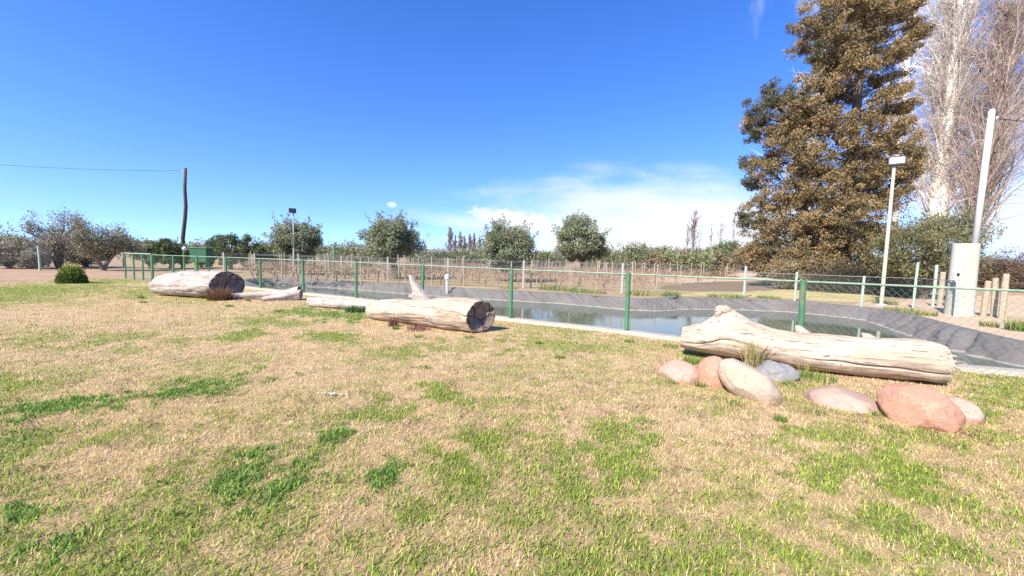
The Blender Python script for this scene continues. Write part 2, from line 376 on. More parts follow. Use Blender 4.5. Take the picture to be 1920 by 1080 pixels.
# liner
RD = [(-0.28, 0.005), (-0.18, 0.02), (-0.08, 0.03), (0.0, 0.025), (0.07, 0.0), (0.15, -0.05), (0.24, -0.11), (0.33, -0.17), (0.42, -0.23), (0.52, -0.30), (0.62, -0.37), (0.70, -0.43), (0.82, -0.52), (1.0, -0.62)]
PL = len(pond); seg = np.arange(PL) * PST
def liner():
    vs = []
    near_mask = np.array([1.0 if y < kerbY(x) + 0.75 and x < near_in[-1][0] + 0.2 else 0.0 for x, y in pond])
    for dd, z in RD:
        k = dd if dd >= 0 else 0
        off = np.where(near_mask > 0, k, dd)
        slant = seg + dd * 1.3
        rip = (0.5 - np.abs(fbm(slant * 4.6, np.full(PL, dd * 0.9), 21, 2) - 0.5) * 4.0) * 0.13 + (0.5 - np.abs(fbm(slant * 1.7, np.full(PL, dd * 0.6), 24, 2) - 0.5) * 4.0) * 0.06 + (fbm(slant * 0.9, np.full(PL, 4.0 + dd * .4), 33, 3) - 0.5) * 0.10 + (0.5 - np.abs(fbm(slant * 7, np.full(PL, dd * 1.5), 27, 2) - 0.5) * 4) * 0.035
        amp = np.clip(dd * 3 + 0.35, 0.12, 1.0)
        q = pond + PIN * (off + rip * amp)[:, None]
        zz = np.where((near_mask > 0) & (dd < 0), 0.018, z) + rip * amp * 0.55
        vs.append(np.concatenate([q, zz[:, None]], 1))
    v = np.concatenate(vs); f = []
    for i in range(len(RD) - 1):
        for j in range(PL):
            k = (j + 1) % PL; f.append((i * PL + j, i * PL + k, (i + 1) * PL + k, (i + 1) * PL + j))
    m = Mat('pond_liner_sheet', 0.85, 0.08); n = m.noise(1.1, 6, 0.65); g = m.noise(14, 6, 0.7); w = m.noise(3, 6, 0.65, (1, 1, 6))
    c = m.ramp(n, [(0.3, (0.115, 0.10, 0.097)), (0.7, (0.185, 0.163, 0.155))]); c = m.mix(0.3, c, m.ramp(g, [(0.35, (0.065, 0.058, 0.056)), (0.7, (0.26, 0.23, 0.215))]))
    sp = m.n('ShaderNodeSeparateXYZ'); m.l(m.tc.outputs['Object'], sp.inputs[0])
    zed = m.math('ADD', sp.outputs[2], m.math('MULTIPLY', m.math('SUBTRACT', w, 0.5), 0.03))
    scum = m.ramp(zed, [(0.0, (0, 0, 0)), (1.0, (0, 0, 0))])
    mr = m.n('ShaderNodeMapRange'); mr.inputs[1].default_value = -0.41; mr.inputs[2].default_value = -0.355; m.l(zed, mr.inputs[0])
    band = m.ramp(mr.outputs[0], [(0.0, (0.1, 0.1, 0.1)), (0.5, (1, 1, 1)), (0.8, (0.8, 0.8, 0.8)), (1.0, (0, 0, 0))])
    c = m.mix(m.math('MULTIPLY', band, 0.55), c, (0.38, 0.35, 0.30)); m.col(c)
    m.bump(m.math('ADD', g, m.math('MULTIPLY', n, 2)), 0.25, 0.02)
    mb = MB().add(v, f); t = thing('pond_liner', 'wrinkled dark grey plastic liner lining the banks of the pond', 'pond liner', (3, 13, 0))
    mb.build('liner_sheet', m.m, t, True)
    # the raised fold and the seam
    fo = MB()
    a = P(1265, 559.5); b = P(1178, 576, -0.36)
    pts = [a * (1 - s) + b * s + np.array([0, 0, 0.05 + 0.03 * math.sin(s * 3)]) for s in np.linspace(-0.06, 1.0, 12)]
    fo.tube(pts, [0.05 + 0.035 * math.sin(i * 0.9) ** 2 for i in range(12)], 7); fo.build('fold', m.m, t, True)
liner()
def watermat():
    m = Mat('pond_water', 0.03, 0.5); m.b.inputs['IOR'].default_value = 1.6
    n = m.noise(0.5, 4, 0.6); m.col(m.ramp(n, [(0.3, (0.075, 0.095, 0.07)), (0.7, (0.10, 0.12, 0.09))]))
    w = m.noise(5.0, 4, 0.55, (0.6, 1.6, 1)); m.bump(w, 0.06, 0.02); return m.m
flat('water', [[tuple(q) for q in (pond + PIN * 0.74)[::8]]], -0.38, watermat())

# kerb
def kerb_build():
    m = Mat('pale_concrete', 0.9, 0.15); n = m.noise(3, 7, 0.7); g = m.noise(40, 5, 0.7)
    c = m.ramp(n, [(0.3, (0.33, 0.275, 0.205)), (0.7, (0.43, 0.37, 0.29))]); c = m.mix(0.3, c, m.ramp(g, [(0.35, (0.3, 0.27, 0.22)), (0.7, (0.68, 0.62, 0.54))])); m.col(c); m.bump(g, 0.3, 0.01)
    k = resample(kerb[2:], 0.12, False); n_ = len(k); t = np.gradient(k, axis=0); t /= np.linalg.norm(t, axis=1)[:, None]; nn = np.stack([-t[:, 1], t[:, 0]], 1)
    pr = [(-0.02, -0.05), (0.0, 0.052), (0.015, 0.062), (0.27, 0.062), (0.29, 0.05), (0.295, -0.3)]
    v = []
    for i in range(n_):
        jz = (fbm(np.array([i * 0.35]), np.array([1.0]), 3)[0] - .5) * 0.02; jx = (fbm(np.array([i * 0.5]), np.array([7.0]), 4)[0] - .5) * 0.05
        for a, z in pr:
            q = k[i] + nn[i] * (a + (jx if a < 0.1 else 0)); v.append((q[0], q[1], z + (jz if z > 0 else 0)))
    np_ = len(pr); f = [(i * np_ + j, (i + 1) * np_ + j, (i + 1) * np_ + j + 1, i * np_ + j + 1) for i in range(n_ - 1) for j in range(np_ - 1)]
    o = MB().add(v, f).build('concrete_kerb', m.m); tag(o, 'narrow pale concrete kerb between the lawn and the pond', 'kerb')
kerb_build()

# lawn colour: which patches are green, worked out once on the ground
PATCH = [  # px, py, rx, ry, slope, strength, dark clover?
 (95, 768, 100, 15, -0.17, 1, 1), (345, 735, 130, 16, -0.17, 1.1, 1), (200, 757, 60, 8, -0.15, .6, 1), (480, 905, 92, 42, -0.2, 1.15, 1), (430, 950, 40, 25, 0, .8, 1), (625, 815, 36, 15, -0.1, 1, 1), (600, 845, 28, 12, 0, .7, 0),
 (730, 892, 42, 20, -0.3, 1, 1), (905, 832, 40, 20, 0.3, .9, 0), (865, 872, 42, 26, 0.1, 1, 0), (885, 815, 30, 12, 0, .6, 0), (1160, 825, 62, 36, 0, .8, 0), (1060, 870, 45, 22, .1, .75, 0), (1160, 880, 55, 35, 0.1, .95, 0), (1085, 925, 50, 22, .1, .9, 0),
 (1130, 970, 40, 18, .2, .6, 0), (835, 739, 38, 15, 0.1, .95, 2), (690, 770, 28, 14, -.3, .8, 0), (750, 782, 30, 14, -.2, .7, 0), (940, 752, 45, 9, -.05, .55, 0), (690, 945, 22, 14, 0, .8, 1), (25, 965, 36, 26, -.2, .9, 1), (110, 1035, 80, 28, -.1, .6, 1),
 (250, 1010, 70, 30, -.1, .35, 0), (430, 860, 50, 15, -.3, .6, 0), (1580, 880, 120, 20, .05, .8, 0), (1530, 908, 60, 22, .3, .9, 0), (1690, 890, 60, 30, .3, .95, 0), (1720, 930, 40, 26, .5, .8, 0), (1650, 965, 60, 34, .4, .9, 0), (1730, 1010, 70, 32, .3, .8, 0),
 (1490, 1040, 50, 26, .2, .9, 0), (1560, 1060, 50, 20, .3, .6, 0), (1610, 1055, 30, 20, 0, .7, 0), (1890, 738, 60, 26, .1, .75, 0), (1835, 770, 30, 10, .3, .9, 0), (1535, 815, 60, 14, .05, .7, 0), (1650, 830, 80, 12, .05, .5, 0), (1870, 820, 50, 12, 0, .5, 0), (1480, 965, 30, 18, 0, .6, 0),
 (630, 632, 48, 8, 0, .95, 0), (455, 629, 46, 8, -.12, .9, 0), (620, 590, 62, 11, .05, 1.1, 1), (560, 584, 40, 7, -.1, .9, 0), (660, 596, 30, 10, 0, 1, 1), (210, 637, 70, 9, -.1, .7, 0), (60, 638, 80, 8, -.05, .5, 0), (545, 608, 32, 6, 0, .8, 0), (480, 604, 56, 7, -.05, .8, 0),
 (770, 658, 55, 13, -.15, .7, 0), (700, 660, 30, 8, 0, .5, 0), (960, 658, 20, 6, 0, .8, 1), (1050, 648, 80, 13, .1, .7, 0), (1120, 655, 40, 8, 0, .7, 0), (870, 650, 50, 10, 0, .45, 0), (1040, 618, 90, 12, .1, .55, 0), (1180, 645, 60, 10, .1, .4, 0), (20, 717, 40, 15, 0, .8, 0), (30, 545, 190, 10, -.02, .9, 0), (20, 560, 120, 10, -.05, .75, 0), (200, 528, 90, 5, -.03, .8, 0),
 (265, 550, 40, 12, 0, .7, 0), (340, 565, 60, 9, 0, .4, 0), (110, 655, 70, 7, -.06, .45, 0), (240, 655, 40, 6, 0, .5, 0), (330, 642, 40, 6, 0, .5, 0), (20, 830, 60, 20, -.2, .5, 1), (1255, 712, 30, 7, 0, .5, 0), (1300, 668, 26, 8, 0, .7, 0), (1395, 700, 40, 8, 0, .3, 0), (1340, 770, 50, 9, 0, .4, 0), (480, 690, 20, 6, 0, .7, 1), (990, 717, 30, 6, 0, .5, 0)]
def lawn_cover(x, y):
    """green 0..1, clover 0..1, dryness tint 0..1"""
    px, py = proj(x, np.maximum(y, 0.4)); n1 = fbm(x * 1.1, y * 1.1, 41, 4); n2 = fbm(x * 5, y * 5, 51, 3); n3 = fbm(x * 14, y * 14, 61, 2)
    lowl = np.clip((py - 640) / 330, 0, 1); left = np.clip(1.1 - px / 1500, 0.25, 1)
    g = np.clip((n1 - 0.52) * 2.2 + (n2 - 0.5) * 1.5 + (n3 - .5) * 1.4 + 0.85 * lowl * left + .10, 0, 1) * (0.40 + 0.46 * lowl)
    cl = np.zeros_like(g)
    for (cx, cy, rx, ry, sl, st, kd) in PATCH:
        dx = (px - cx) / rx; dy = (py - cy - sl * (px - cx)) / ry
        q = np.clip(((1.25 if kd == 1 else 1.5) - np.sqrt(dx * dx + dy * dy) + (n2 - 0.5) * 2.3 + (n3 - .5) * 1.9) * 1.2, 0, 1) * min(st, 1.0)
        g = np.maximum(g, q)
        if kd == 1: cl = np.maximum(cl, q)
    return g, cl, n1
DRY = 1.28 * np.array([[0.61, 0.46, 0.265], [0.57, 0.45, 0.205], [0.67, 0.54, 0.335], [0.38, 0.265, 0.14], [0.56, 0.48, 0.18], [0.57, 0.385, 0.245]])
GRN = 1.18 * np.array([[0.19, 0.29, 0.03], [0.27, 0.37, 0.042], [0.42, 0.43, 0.09], [0.15, 0.22, 0.035]])
CLV = 1.6 * np.array([[0.075, 0.14, 0.026], [0.115, 0.195, 0.034], [0.17, 0.26, 0.05]])
def lawn_sheet():
    xs = np.linspace(LAWN_L, LAWN_R, 420); nv = 300; v = np.zeros((nv, len(xs), 3)); far_ = kerbY(xs) + 0.005
    t = np.linspace(0, 1, nv) ** 1.5; near = -3.0
    v[:, :, 0] = xs[None]; v[:, :, 1] = near + t[:, None] * (far_[None] - near)
    v[:, :, 2] = (fbm(v[:, :, 0] * 0.7, v[:, :, 1] * 0.7, 71, 3) - .5) * 0.03
    x = v[:, :, 0].ravel(); y = v[:, :, 1].ravel(); g, cl, n1 = lawn_cover(x, y); r = fbm(x * 9, y * 9, 81, 3)[:, None]; pn = fbm(x * .6, y * .6, 87, 3)[:, None]
    c = np.array([0.47, 0.36, 0.20]) * (0.6 + 0.8 * r); c = c * (1 - .5 * pn) + np.array([0.52, 0.34, 0.22]) * (.5 * pn)
    c = c * (1 - g[:, None] * 0.8) + np.array([0.17, 0.21, 0.05]) * g[:, None] * 0.8
    idx = np.arange(nv * len(xs)).reshape(nv, -1)
    f = np.stack([idx[:-1, :-1], idx[:-1, 1:], idx[1:, 1:], idx[1:, :-1]], -1).reshape(-1, 4)
    me = bpy.data.meshes.new('lawn'); me.from_pydata(v.reshape(-1, 3).tolist(), [], f.tolist())
    at = me.attributes.new('col', 'FLOAT_COLOR', 'POINT'); at.data.foreach_set('color', np.concatenate([c, np.ones((len(c), 1))], 1).astype(np.float32).ravel())
    me.polygons.foreach_set('use_smooth', np.ones(len(f), bool)); me.update()
    m = Mat('lawn_soil', 0.95, 0.1); n = m.noise(55, 6, 0.8); c = m.mix(1.0, m.attr(), m.ramp(n, [(0.3, (0.55, 0.55, 0.5)), (0.7, (1.35, 1.3, 1.2))]), 'MULTIPLY'); m.col(c); m.bump(n, 0.7, 0.03)
    tag(link('lawn', me, m.m), kind='structure')
lawn_sheet()
def lawnz(x, y): return (fbm(x * 0.7, y * 0.7, 71, 3) - .5) * 0.03

def blades(x, y, z, h, w, lean, cols, name, mat, parent=None, bend=0.6):
    n = len(x); a = R_.uniform(0, 2 * math.pi, n); dx, dy = np.cos(a), np.sin(a); b = a + math.pi / 2 + R_.uniform(-.5, .5, n); wx, wy = np.cos(b) * w / 2, np.sin(b) * w / 2
    hz = h * np.cos(lean); hl = h * np.sin(lean); v = np.zeros((n, 5, 3))
    base = np.stack([x, y, z - 0.004], -1); wv = np.stack([wx, wy, np.zeros(n)], -1)
    mid = base + np.stack([dx * hl * .38, dy * hl * .38, hz * bend], -1); tip = base + np.stack([dx * hl, dy * hl, hz], -1)
    v[:, 0] = base - wv; v[:, 1] = base + wv; v[:, 2] = mid + wv * .8; v[:, 3] = mid - wv * .8; v[:, 4] = tip
    return fast_mesh(name, v, 5, cols, mat, parent, [(0, 1, 2, 3), (3, 2, 4)])
def lawn_grass():
    Ys = np.linspace(0.7, 20.5, 2000); dens = np.where(Ys < 3.2, 7600.0, 7600 * (3.2 / Ys) ** 1.7); wdt = 3.1 * Ys + 2.5; w = dens * wdt; n = int(w.sum() * (Ys[1] - Ys[0]))
    cdf = np.cumsum(w); cdf /= cdf[-1]; y = np.interp(R_.random(n), cdf, Ys); x = (R_.random(n) - .5) * (3.1 * y + 2.5)
    k = (x > LAWN_L) & (x < LAWN_R) & (y < kerbY(x) - 0.02); x, y = x[k], y[k]; n = len(x)
    g, cl, n1 = lawn_cover(x, y); r = R_.random(n)
    isg = r < g * 0.88; isc = isg & (R_.random(n) < cl * 0.95)
    tint = fbm(x * .8, y * .8, 91, 3)
    pyl = proj(x, y)[1]; ci = np.where(R_.random(n) < tint * 1.6 - .35 + .35 * np.clip((760 - pyl) / 120, -1, 1), R_.choice([0, 2, 5, 5, 2], n), R_.choice([1, 4, 3, 0], n))
    cl_ = 0.72 + 0.56 * fbm(x * 13, y * 13, 95, 2); c = DRY[ci] * R_.uniform(0.72, 1.2, (n, 1)) * cl_[:, None]; gc = GRN[R_.integers(0, 4, n)] * R_.uniform(.75, 1.25, (n, 1)); cc = CLV[R_.integers(0, 3, n)] * R_.uniform(.7, 1.3, (n, 1))
    px, py = proj(x, y); mixy = (np.clip((py - 650) / 300, 0, 1) * 0.45)[:, None]   # thinner thatch: yellower stalks close by
    c = c * (1 - mixy * .5) + np.array([0.50, 0.42, 0.17]) * mixy * .5 * R_.uniform(.8, 1.2, (n, 1))
    spk = (fbm(x * 7, y * 7, 131, 3) > .665) & (R_.random(n) < .55) & (py < 900); c[spk] = np.array([.22, .125, .08]) * R_.uniform(.6, 1.4, (int(spk.sum()), 1))
    c[isg] = gc[isg]; c[isc] = cc[isc]
    far_ = np.clip((y - 3) / 12, 0, 1)
    h = R_.uniform(.018, .045, n) * (1 + .25 * isg + .15 * isc); wd_ = R_.uniform(.003, .0062, n) * (1 + far_ * 1.3); wd_ = np.where(isc, wd_ * 1.8, np.where(isg, wd_ * 1.25, wd_)); lean = R_.uniform(.35, 1.5, n); lean[isg] *= .75
    o = blades(x, y, lawnz(x, y), h, wd_, lean, c, 'grass', M_blade); tag(o, kind='stuff')
lawn_grass()

# hills
def hills():
    v = []; n = 240; f = []
    for i in range(n + 1):
        a = -1.25 + 2.5 * i / n; Yd = 2600.0; X = Yd * math.tan(max(-1.2, min(1.2, a)))
        u = X / Yd; hh = 52 * math.exp(-((u + 0.28) / 0.22) ** 2) + 30 * math.exp(-((u + .75) / .3) ** 2) + 26 * math.exp(-((u - .6) / .5) ** 2)
        hh += 10 * (fbm(np.array([i * .12]), np.array([2.0]), 13, 5)[0] - .5) + 6
        for k, (q, s) in enumerate(((0, -1), (140, .45), (320, .85), (500, 1.0), (900, .2))):
            v.append((X * (1 + q / Yd), Yd + q, hh * s if s > 0 else -3))
    for i in range(n):
        for j in range(4): f.append((i * 5 + j, (i + 1) * 5 + j, (i + 1) * 5 + j + 1, i * 5 + j + 1))
    m = Mat('hill_scrub', 1.0, 0.0); nn = m.noise(0.012, 8, 0.7); m.col(m.ramp(nn, [(0.35, (0.20, 0.16, 0.17)), (0.65, (0.30, 0.24, 0.235))]))
    o = MB().add(v, f).build('hills', m.m, None, True); tag(o, kind='structure')
hills()

# ------------------------------------------------------------------ fallen logs
def log_part(name, mat, parent, L, prof, nseg=44, nring=40, seed=0, groove=0.02, cap=True, lump=0.04, skew=0.0, cracks=()):
    """a log along local X: prof(t) -> (yc, zc, halfwidth, halfheight, pinch); returns end rings"""
    v = np.zeros((nseg, nring, 3)); th = np.arange(nring) / nring * 2 * math.pi
    for i in range(nseg):
        t = i / (nseg - 1); yc, zc, w, h, pk = prof(t)
        ln = np.array([mnoise.fractal(Vector((t * L * 1.3 + seed * 7.1, math.cos(a) * .8, math.sin(a) * .8)), 1.0, 2.0, 3) for a in th]) * lump
        gr = np.array([mnoise.fractal(Vector((t * L * 0.35 + seed * 3.3, math.cos(a) * 6, math.sin(a) * 6)), 0.9, 2.0, 3) for a in th]) * groove
        k = 1 + ln / max(h, .1) + gr
        for (t0, t1, a0, a1, wd_, dp) in cracks:
            if t0 <= t <= t1:
                f = (t - t0) / (t1 - t0); ac = a0 + (a1 - a0) * f + .03 * math.sin(f * 17 + seed); dif = (th - ac + math.pi) % (2 * math.pi) - math.pi; k = k - dp * np.clip(1 - np.abs(dif) / wd_, 0, 1) * min(1, 4 * f + .1, 4 * (1 - f) + (.1 if t1 < 1 else 2))
        ca, sa = np.cos(th), np.sin(th); v[i, :, 0] = t * L + 0.02 * np.array([mnoise.noise(Vector((a * 3, seed, i))) for a in th]) * (1 if i in (0, nseg - 1) else 0)
        v[i, :, 0] += skew * w * ca * t ** 8
        v[i, :, 1] = yc + w * ca * k * (1 - pk * np.clip(sa, 0, 1)); v[i, :, 2] = zc + h * sa * k
    idx = np.arange(nseg * nring).reshape(nseg, nring); f = []
    for i in range(nseg - 1):
        for j in range(nring): q = (j + 1) % nring; f.append((idx[i, j], idx[i, q], idx[i + 1, q], idx[i + 1, j]))
    mb = MB().add(v.reshape(-1, 3), f); o = mb.build(name, mat, parent, True)
    return v[0], v[-1]
def cut_end(ring, mat, parent, sgn, hollow=0.12, name='cut_end', seed=0):
    c = ring.mean(0); n = len(ring); rings = [c + (ring - c) * s for s in (1.0, .93, .75, .5, .25)]; dx = [0.0, 0.006, -0.02, -0.04, -hollow]
    v = []
    for k, (r, d_) in enumerate(zip(rings, dx)):
        r = r.copy(); r[:, 0] += sgn * d_ + np.array([mnoise.noise(Vector((p[1] * 7, p[2] * 7, seed + k))) * .03 for p in r]) * (k > 0); v.append(r)
    v.append((c + np.array([-sgn * hollow, 0, 0]))[None]); f = []
    for k in range(4):
        for j in range(n): q = (j + 1) % n; a = (k * n + j, k * n + q, (k + 1) * n + q, (k + 1) * n + j); f.append(a if sgn > 0 else a[::-1])
    for j in range(n): a = (4 * n + j, 4 * n + (j + 1) % n, 5 * n); f.append(a if sgn > 0 else a[::-1])
    return MB().add(np.concatenate(v), f).build(name, mat, parent)
def lerp_tab(tab):
    a = np.array(tab); return lambda t: tuple(np.interp(t, a[:, 0], a[:, i]) for i in range(1, a.shape[1]))
def log_thing(label, p0, p1, tab, mat, mend=None, seed=0, name='log', **kw):
    p0, p1 = np.array(p0), np.array(p1); d_ = p1 - p0; L = float(np.linalg.norm(d_))
    t = thing(name, label, 'log', (p0[0], p0[1], 0), 'bleached logs along the pond edge', rot=(0, 0, math.atan2(d_[1], d_[0])))
    r0, r1 = log_part('trunk', mat, t, L, lerp_tab(tab), seed=seed, **kw)
    cut_end(r1, mend or M_end, t, 1, seed=seed); cut_end(r0, mat, t, -1, 0.03, seed=seed + 5)
    return t, L
# big log on the left
tA, LA = log_thing('thick short grey log with dark hollow end, farthest left on the lawn', (-11.6, 13.0), (-8.95, 12.35),
    [(0, 0, .34, .36, .30, .1), (.15, 0, .39, .42, .36, .1), (.45, 0, .43, .46, .42, .15), (.75, 0, .43, .50, .41, .1), (1, 0, .45, .50, .43, .05)], M_logw, seed=1, lump=.06, skew=.25, nseg=60, nring=90, cracks=[(.1, 1, math.pi - .5, math.pi - .7, .05, .08), (0, .8, math.pi + .3, math.pi + .1, .05, .07), (.3, 1, math.pi + .5, math.pi + .6, .06, .08)])
# two thin logs
tB, LB = log_thing('thin low log with a forked dark end, right beside the thick left log', P(428, 561)[:2], P(560, 562)[:2] ,
    [(0, 0, .10, .09, .08, 0), (.4, 0, .12, .11, .11, 0), (.75, .02, .15, .14, .13, 0), (1, .05, .22, .22, .20, 0)], M_logw, seed=2, lump=.03)
log_part('fork', M_logw, tB, 1.0, lerp_tab([(0, -.4, .06, .05, .06, 0), (.5, -.24, .11, .12, .11, 0), (1, -.05, .19, .16, .16, 0)]), nseg=18, nring=18, seed=9)
for ch in tB.children:
    if ch.name.startswith('fork'): ch.location = (LB * .56, 0, 0)
tC, LC = log_thing('low slim log in green grass between two larger logs', P(578, 575)[:2] + np.array([0, .1]), P(712, 585)[:2],
    [(0, 0, .14, .13, .14, 0), (.3, 0, .15, .15, .14, 0), (.7, 0, .12, .13, .12, 0), (1, 0, .10, .12, .10, 0)], M_logw, M_logw, seed=3, lump=.03)
# middle log with an upright splinter
pD0 = P(693, 601)[:2] + np.array([0.0, .22]); pD1 = P(888, 629)[:2] + np.array([.12, .28])
tD, LD = log_thing('cracked pinkish log with black cut end and upright splinter, in mid lawn', pD0, pD1,
    [(0, 0, .23, .24, .21, .05), (.12, 0, .24, .27, .235, .05), (.35, 0, .26, .29, .25, .08), (.6, 0, .31, .32, .30, .1), (.85, 0, .325, .33, .315, .05), (1, 0, .32, .34, .315, 0)], M_log, seed=4, lump=.035, skew=.38, nseg=80, nring=110, cracks=[(.5, 1, math.pi - .55, math.pi - .12, .055, .24), (.0, .55, math.pi + .35, math.pi + .15, .05, .08), (.2, .8, math.pi - .7, math.pi - .85, .05, .07), (.3, .95, math.pi + .75, math.pi + .7, .05, .07)])
def splinter(parent, x, y, pts, name):
    pts = np.array(pts); c_ = pts[:, 0].mean(); pts[:, 0] = c_ + (pts[:, 0] - c_) * 1.3 - .30 * (pts[:, 1] - .3); pts[:, 1] *= 1.06
    """a split plank of wood: outline in local X-Z given thickness"""
    v = []; n = len(pts)
    for s, k in ((-.09, .8), (-.04, 1), (.05, 1), (.09, .75)):
        c = np.mean(pts, 0)
        for p in pts: v.append((x + c[0] + (p[0] - c[0]) * k, y + s + .12 * (p[1] - .3), c[1] + (p[1] - c[1]) * k))
    f = [tuple(range(n - 1, -1, -1)), tuple(3 * n + j for j in range(n))]
    for i in range(3):
        for j in range(n): q = (j + 1) % n; f.append((i * n + j, i * n + q, (i + 1) * n + q, (i + 1) * n + j))
    MB().add(v, f).build(name, M_logw, parent)
splinter(tD, 0.0, .42, np.array([(.92, .2), (1.28, .2), (1.30, .48), (1.16, .66), (1.02, .86), (.94, .98), (.90, .99), (.93, .84), (.96, .68), (.94, .5)]), 'upright_splinter')
splinter(tD, 0.0, .50, np.array([(.88, .3), (1.1, .3), (1.02, .62), (.94, .72), (.88, .66), (.86, .56), (.76, .55), (.74, .51), (.86, .48)]), 'side_splinter')
# a crack strip along the middle log (a real slot lined dark)
# the largest log
pE0 = P(1282, 668)[:2] + np.array([0.0, .12]); pE1 = P(1782, 731)[:2] + np.array([.12, .24])
LEv = float(np.linalg.norm(pE1 - pE0))
tabE = [(0, 0, .29, .24, .165, .15), (.03, 0, .295, .27, .19, .2), (.09, 0, .32, .30, .225, .32), (.145, .02, .37, .30, .30, .55), (.175, .03, .43, .29, .375, .72), (.215, .02, .43, .30, .39, .74), (.26, 0, .385, .31, .345, .60), (.32, 0, .335, .31, .30, .42), (.40, 0, .285, .31, .265, .25),
        (.52, 0, .255, .30, .25, .1), (.7, 0, .26, .30, .262, .05), (.88, 0, .275, .30, .275, .02), (.97, 0, .27, .29, .27, 0), (1, 0, .265, .27, .255, 0)]
tE = thing('log', 'largest smooth log with a raised root knob, behind the boulders', 'log', (pE0[0], pE0[1], 0), 'bleached logs along the pond edge', rot=(0, 0, math.atan2(*(pE1 - pE0)[::-1])))
r0, r1 = log_part('trunk', M_log, tE, LEv, lerp_tab(tabE), nseg=110, nring=120, seed=6, groove=.03, lump=.034, cracks=[(.48, 1, math.pi + .12, math.pi + .38, .055, .17), (.05, .9, math.pi - .45, math.pi - .5, .045, .06), (.2, 1, math.pi - .9, math.pi - 1.1, .05, .06), (.35, .8, math.pi - .15, math.pi - .05, .04, .05), (0, .4, math.pi + .3, math.pi + .1, .05, .08)])
cut_end(r1, M_log, tE, 1, .06, 'broken_end', 3); cut_end(r0, M_end, tE, -1, .25, 'hollow_end', 8)
def unit_(v): return v / np.linalg.norm(v)
def blob_mesh(c, r, seed, amp=.25, sub=3, sc=1.4, cuts=0):
    bm = bmesh.new(); bmesh.ops.create_icosphere(bm, subdivisions=sub, radius=1)
    vs = []; rc = np.random.default_rng(seed + 900); cd_ = [unit_(rc.normal(0, 1, 3)) for _ in range(cuts)]; ch = rc.uniform(.80, .96, max(cuts, 1))
    for v in bm.verts:
        k = 1 + amp * mnoise.fractal(v.co * sc + Vector((seed * 3.7, seed, 0)), 1.0, 2.0, 4) + (.012 * mnoise.noise(v.co * 9) if sub > 3 else 0); q = np.array(v.co) * k
        for dd_, hh_ in zip(cd_, ch):
            e = q @ dd_ - hh_
            if e > 0: q = q - dd_ * e * .82
        vs.append(tuple(np.array(c) + q * np.array(r)))
    f = [tuple(v.index for v in fc.verts) for fc in bm.faces]; bm.free(); return vs, f
mb = MB(); mb.add(*blob_mesh((LEv * .185, .04, .775), (.12, .11, .075), 3)); mb.add(*blob_mesh((LEv * .165, .0, .72), (.07, .09, .09), 5)); mb.build('root_knob', M_log, tE, True)
mb = MB(); rr = np.random.default_rng(4)
for i in range(9):
    y = rr.uniform(-.22, .22); z = rr.uniform(.12, .46); l = rr.uniform(.06, .2); mb.tube([(LEv - .05, y, z), (LEv + l * .5, y + rr.uniform(-.02, .02), z), (LEv + l, y + rr.uniform(-.06, .06), z - rr.uniform(-.02, .05))], [.03, .018, .004], 5)
mb.build('broken_fibres', M_log, tE, True)
mb = MB(); mb.tube([(LEv * .60, .30, .25), (LEv * .565, .42, .38), (LEv * .53, .50, .52), (LEv * .522, .52, .56)], [.15, .11, .06, .012], 9); mb.build('branch_stub', M_log, tE, True)
mb = MB(); mb.tube([(LEv * .80, .2, .42), (LEv * .78, .30, .50), (LEv * .765, .36, .54)], [.09, .06, .012], 8); mb.build('branch_stub', M_log, tE, True)

# ------------------------------------------------------------------ boulders
def rock(label, c, r, rot, mat, seed, amp=.10):
    vs, f = blob_mesh((0, 0, 0), r, seed, amp, 5, 1.1, 9); o = MB().add(vs, f).build('boulder', mat, None, True)
    o.location = c; o.rotation_euler = rot; tag(o, label, 'rock', 'boulders in front of the large log'); return o
G_pink = granite('pink_granite', (0.42, 0.24, 0.175), (0.50, 0.31, 0.235), (0.22, 0.12, 0.10))
G_red = granite('red_granite', (0.43, 0.205, 0.13), (0.51, 0.28, 0.185), (0.18, 0.085, 0.06))
G_pale = granite('pale_granite', (0.43, 0.315, 0.22), (0.50, 0.385, 0.285), (0.2, 0.14, 0.11))
G_grey = granite('grey_stone', (0.16, 0.155, 0.15), (0.28, 0.27, 0.255), (0.13, 0.13, 0.15))
G_rose = granite('rose_brown_granite', (0.35, 0.23, 0.17), (0.43, 0.30, 0.23), (0.27, 0.15, 0.12))
def g2(px, py, back, z): q = P(px, py); return (q[0] * (1 + back / q[1]), q[1] + back, z)
rock('small smooth pink boulder, leftmost of the row by the log', g2(1274, 716, .16, .045), (.26, .23, .18), (0, .05, -.35), G_pink, 1)
rock('small red boulder leaning against the long pale boulder', g2(1337, 724, .14, .10), (.19, .24, .24), (0, .12, .2), G_red, 2)
rock('long pale speckled boulder lying slantwise, in front of the log', g2(1402, 755, .24, .13), (.37, .19, .215), (.15, .62, -.50), G_pale, 3, .10)
rock('bluish grey pointed stone resting beside the tall dry grass tuft', g2(1452, 716, .2, .025), (.25, .21, .19), (.1, .12, -.5), G_grey, 4, .24)
rock('flat half buried rose brown boulder, left of the biggest red one', g2(1577, 772, .24, -.035), (.37, .28, .205), (0, .03, -.5), G_rose, 5)
rock('biggest red boulder, low right in front of the log', g2(1719, 807, .22, .115), (.305, .27, .235), (.10, .34, -.60), G_red, 16, .09)
rock('small rose boulder peeking out behind the biggest red boulder', g2(1792, 797, .2, .04), (.16, .19, .16), (0, .1, .1), G_pink, 7)
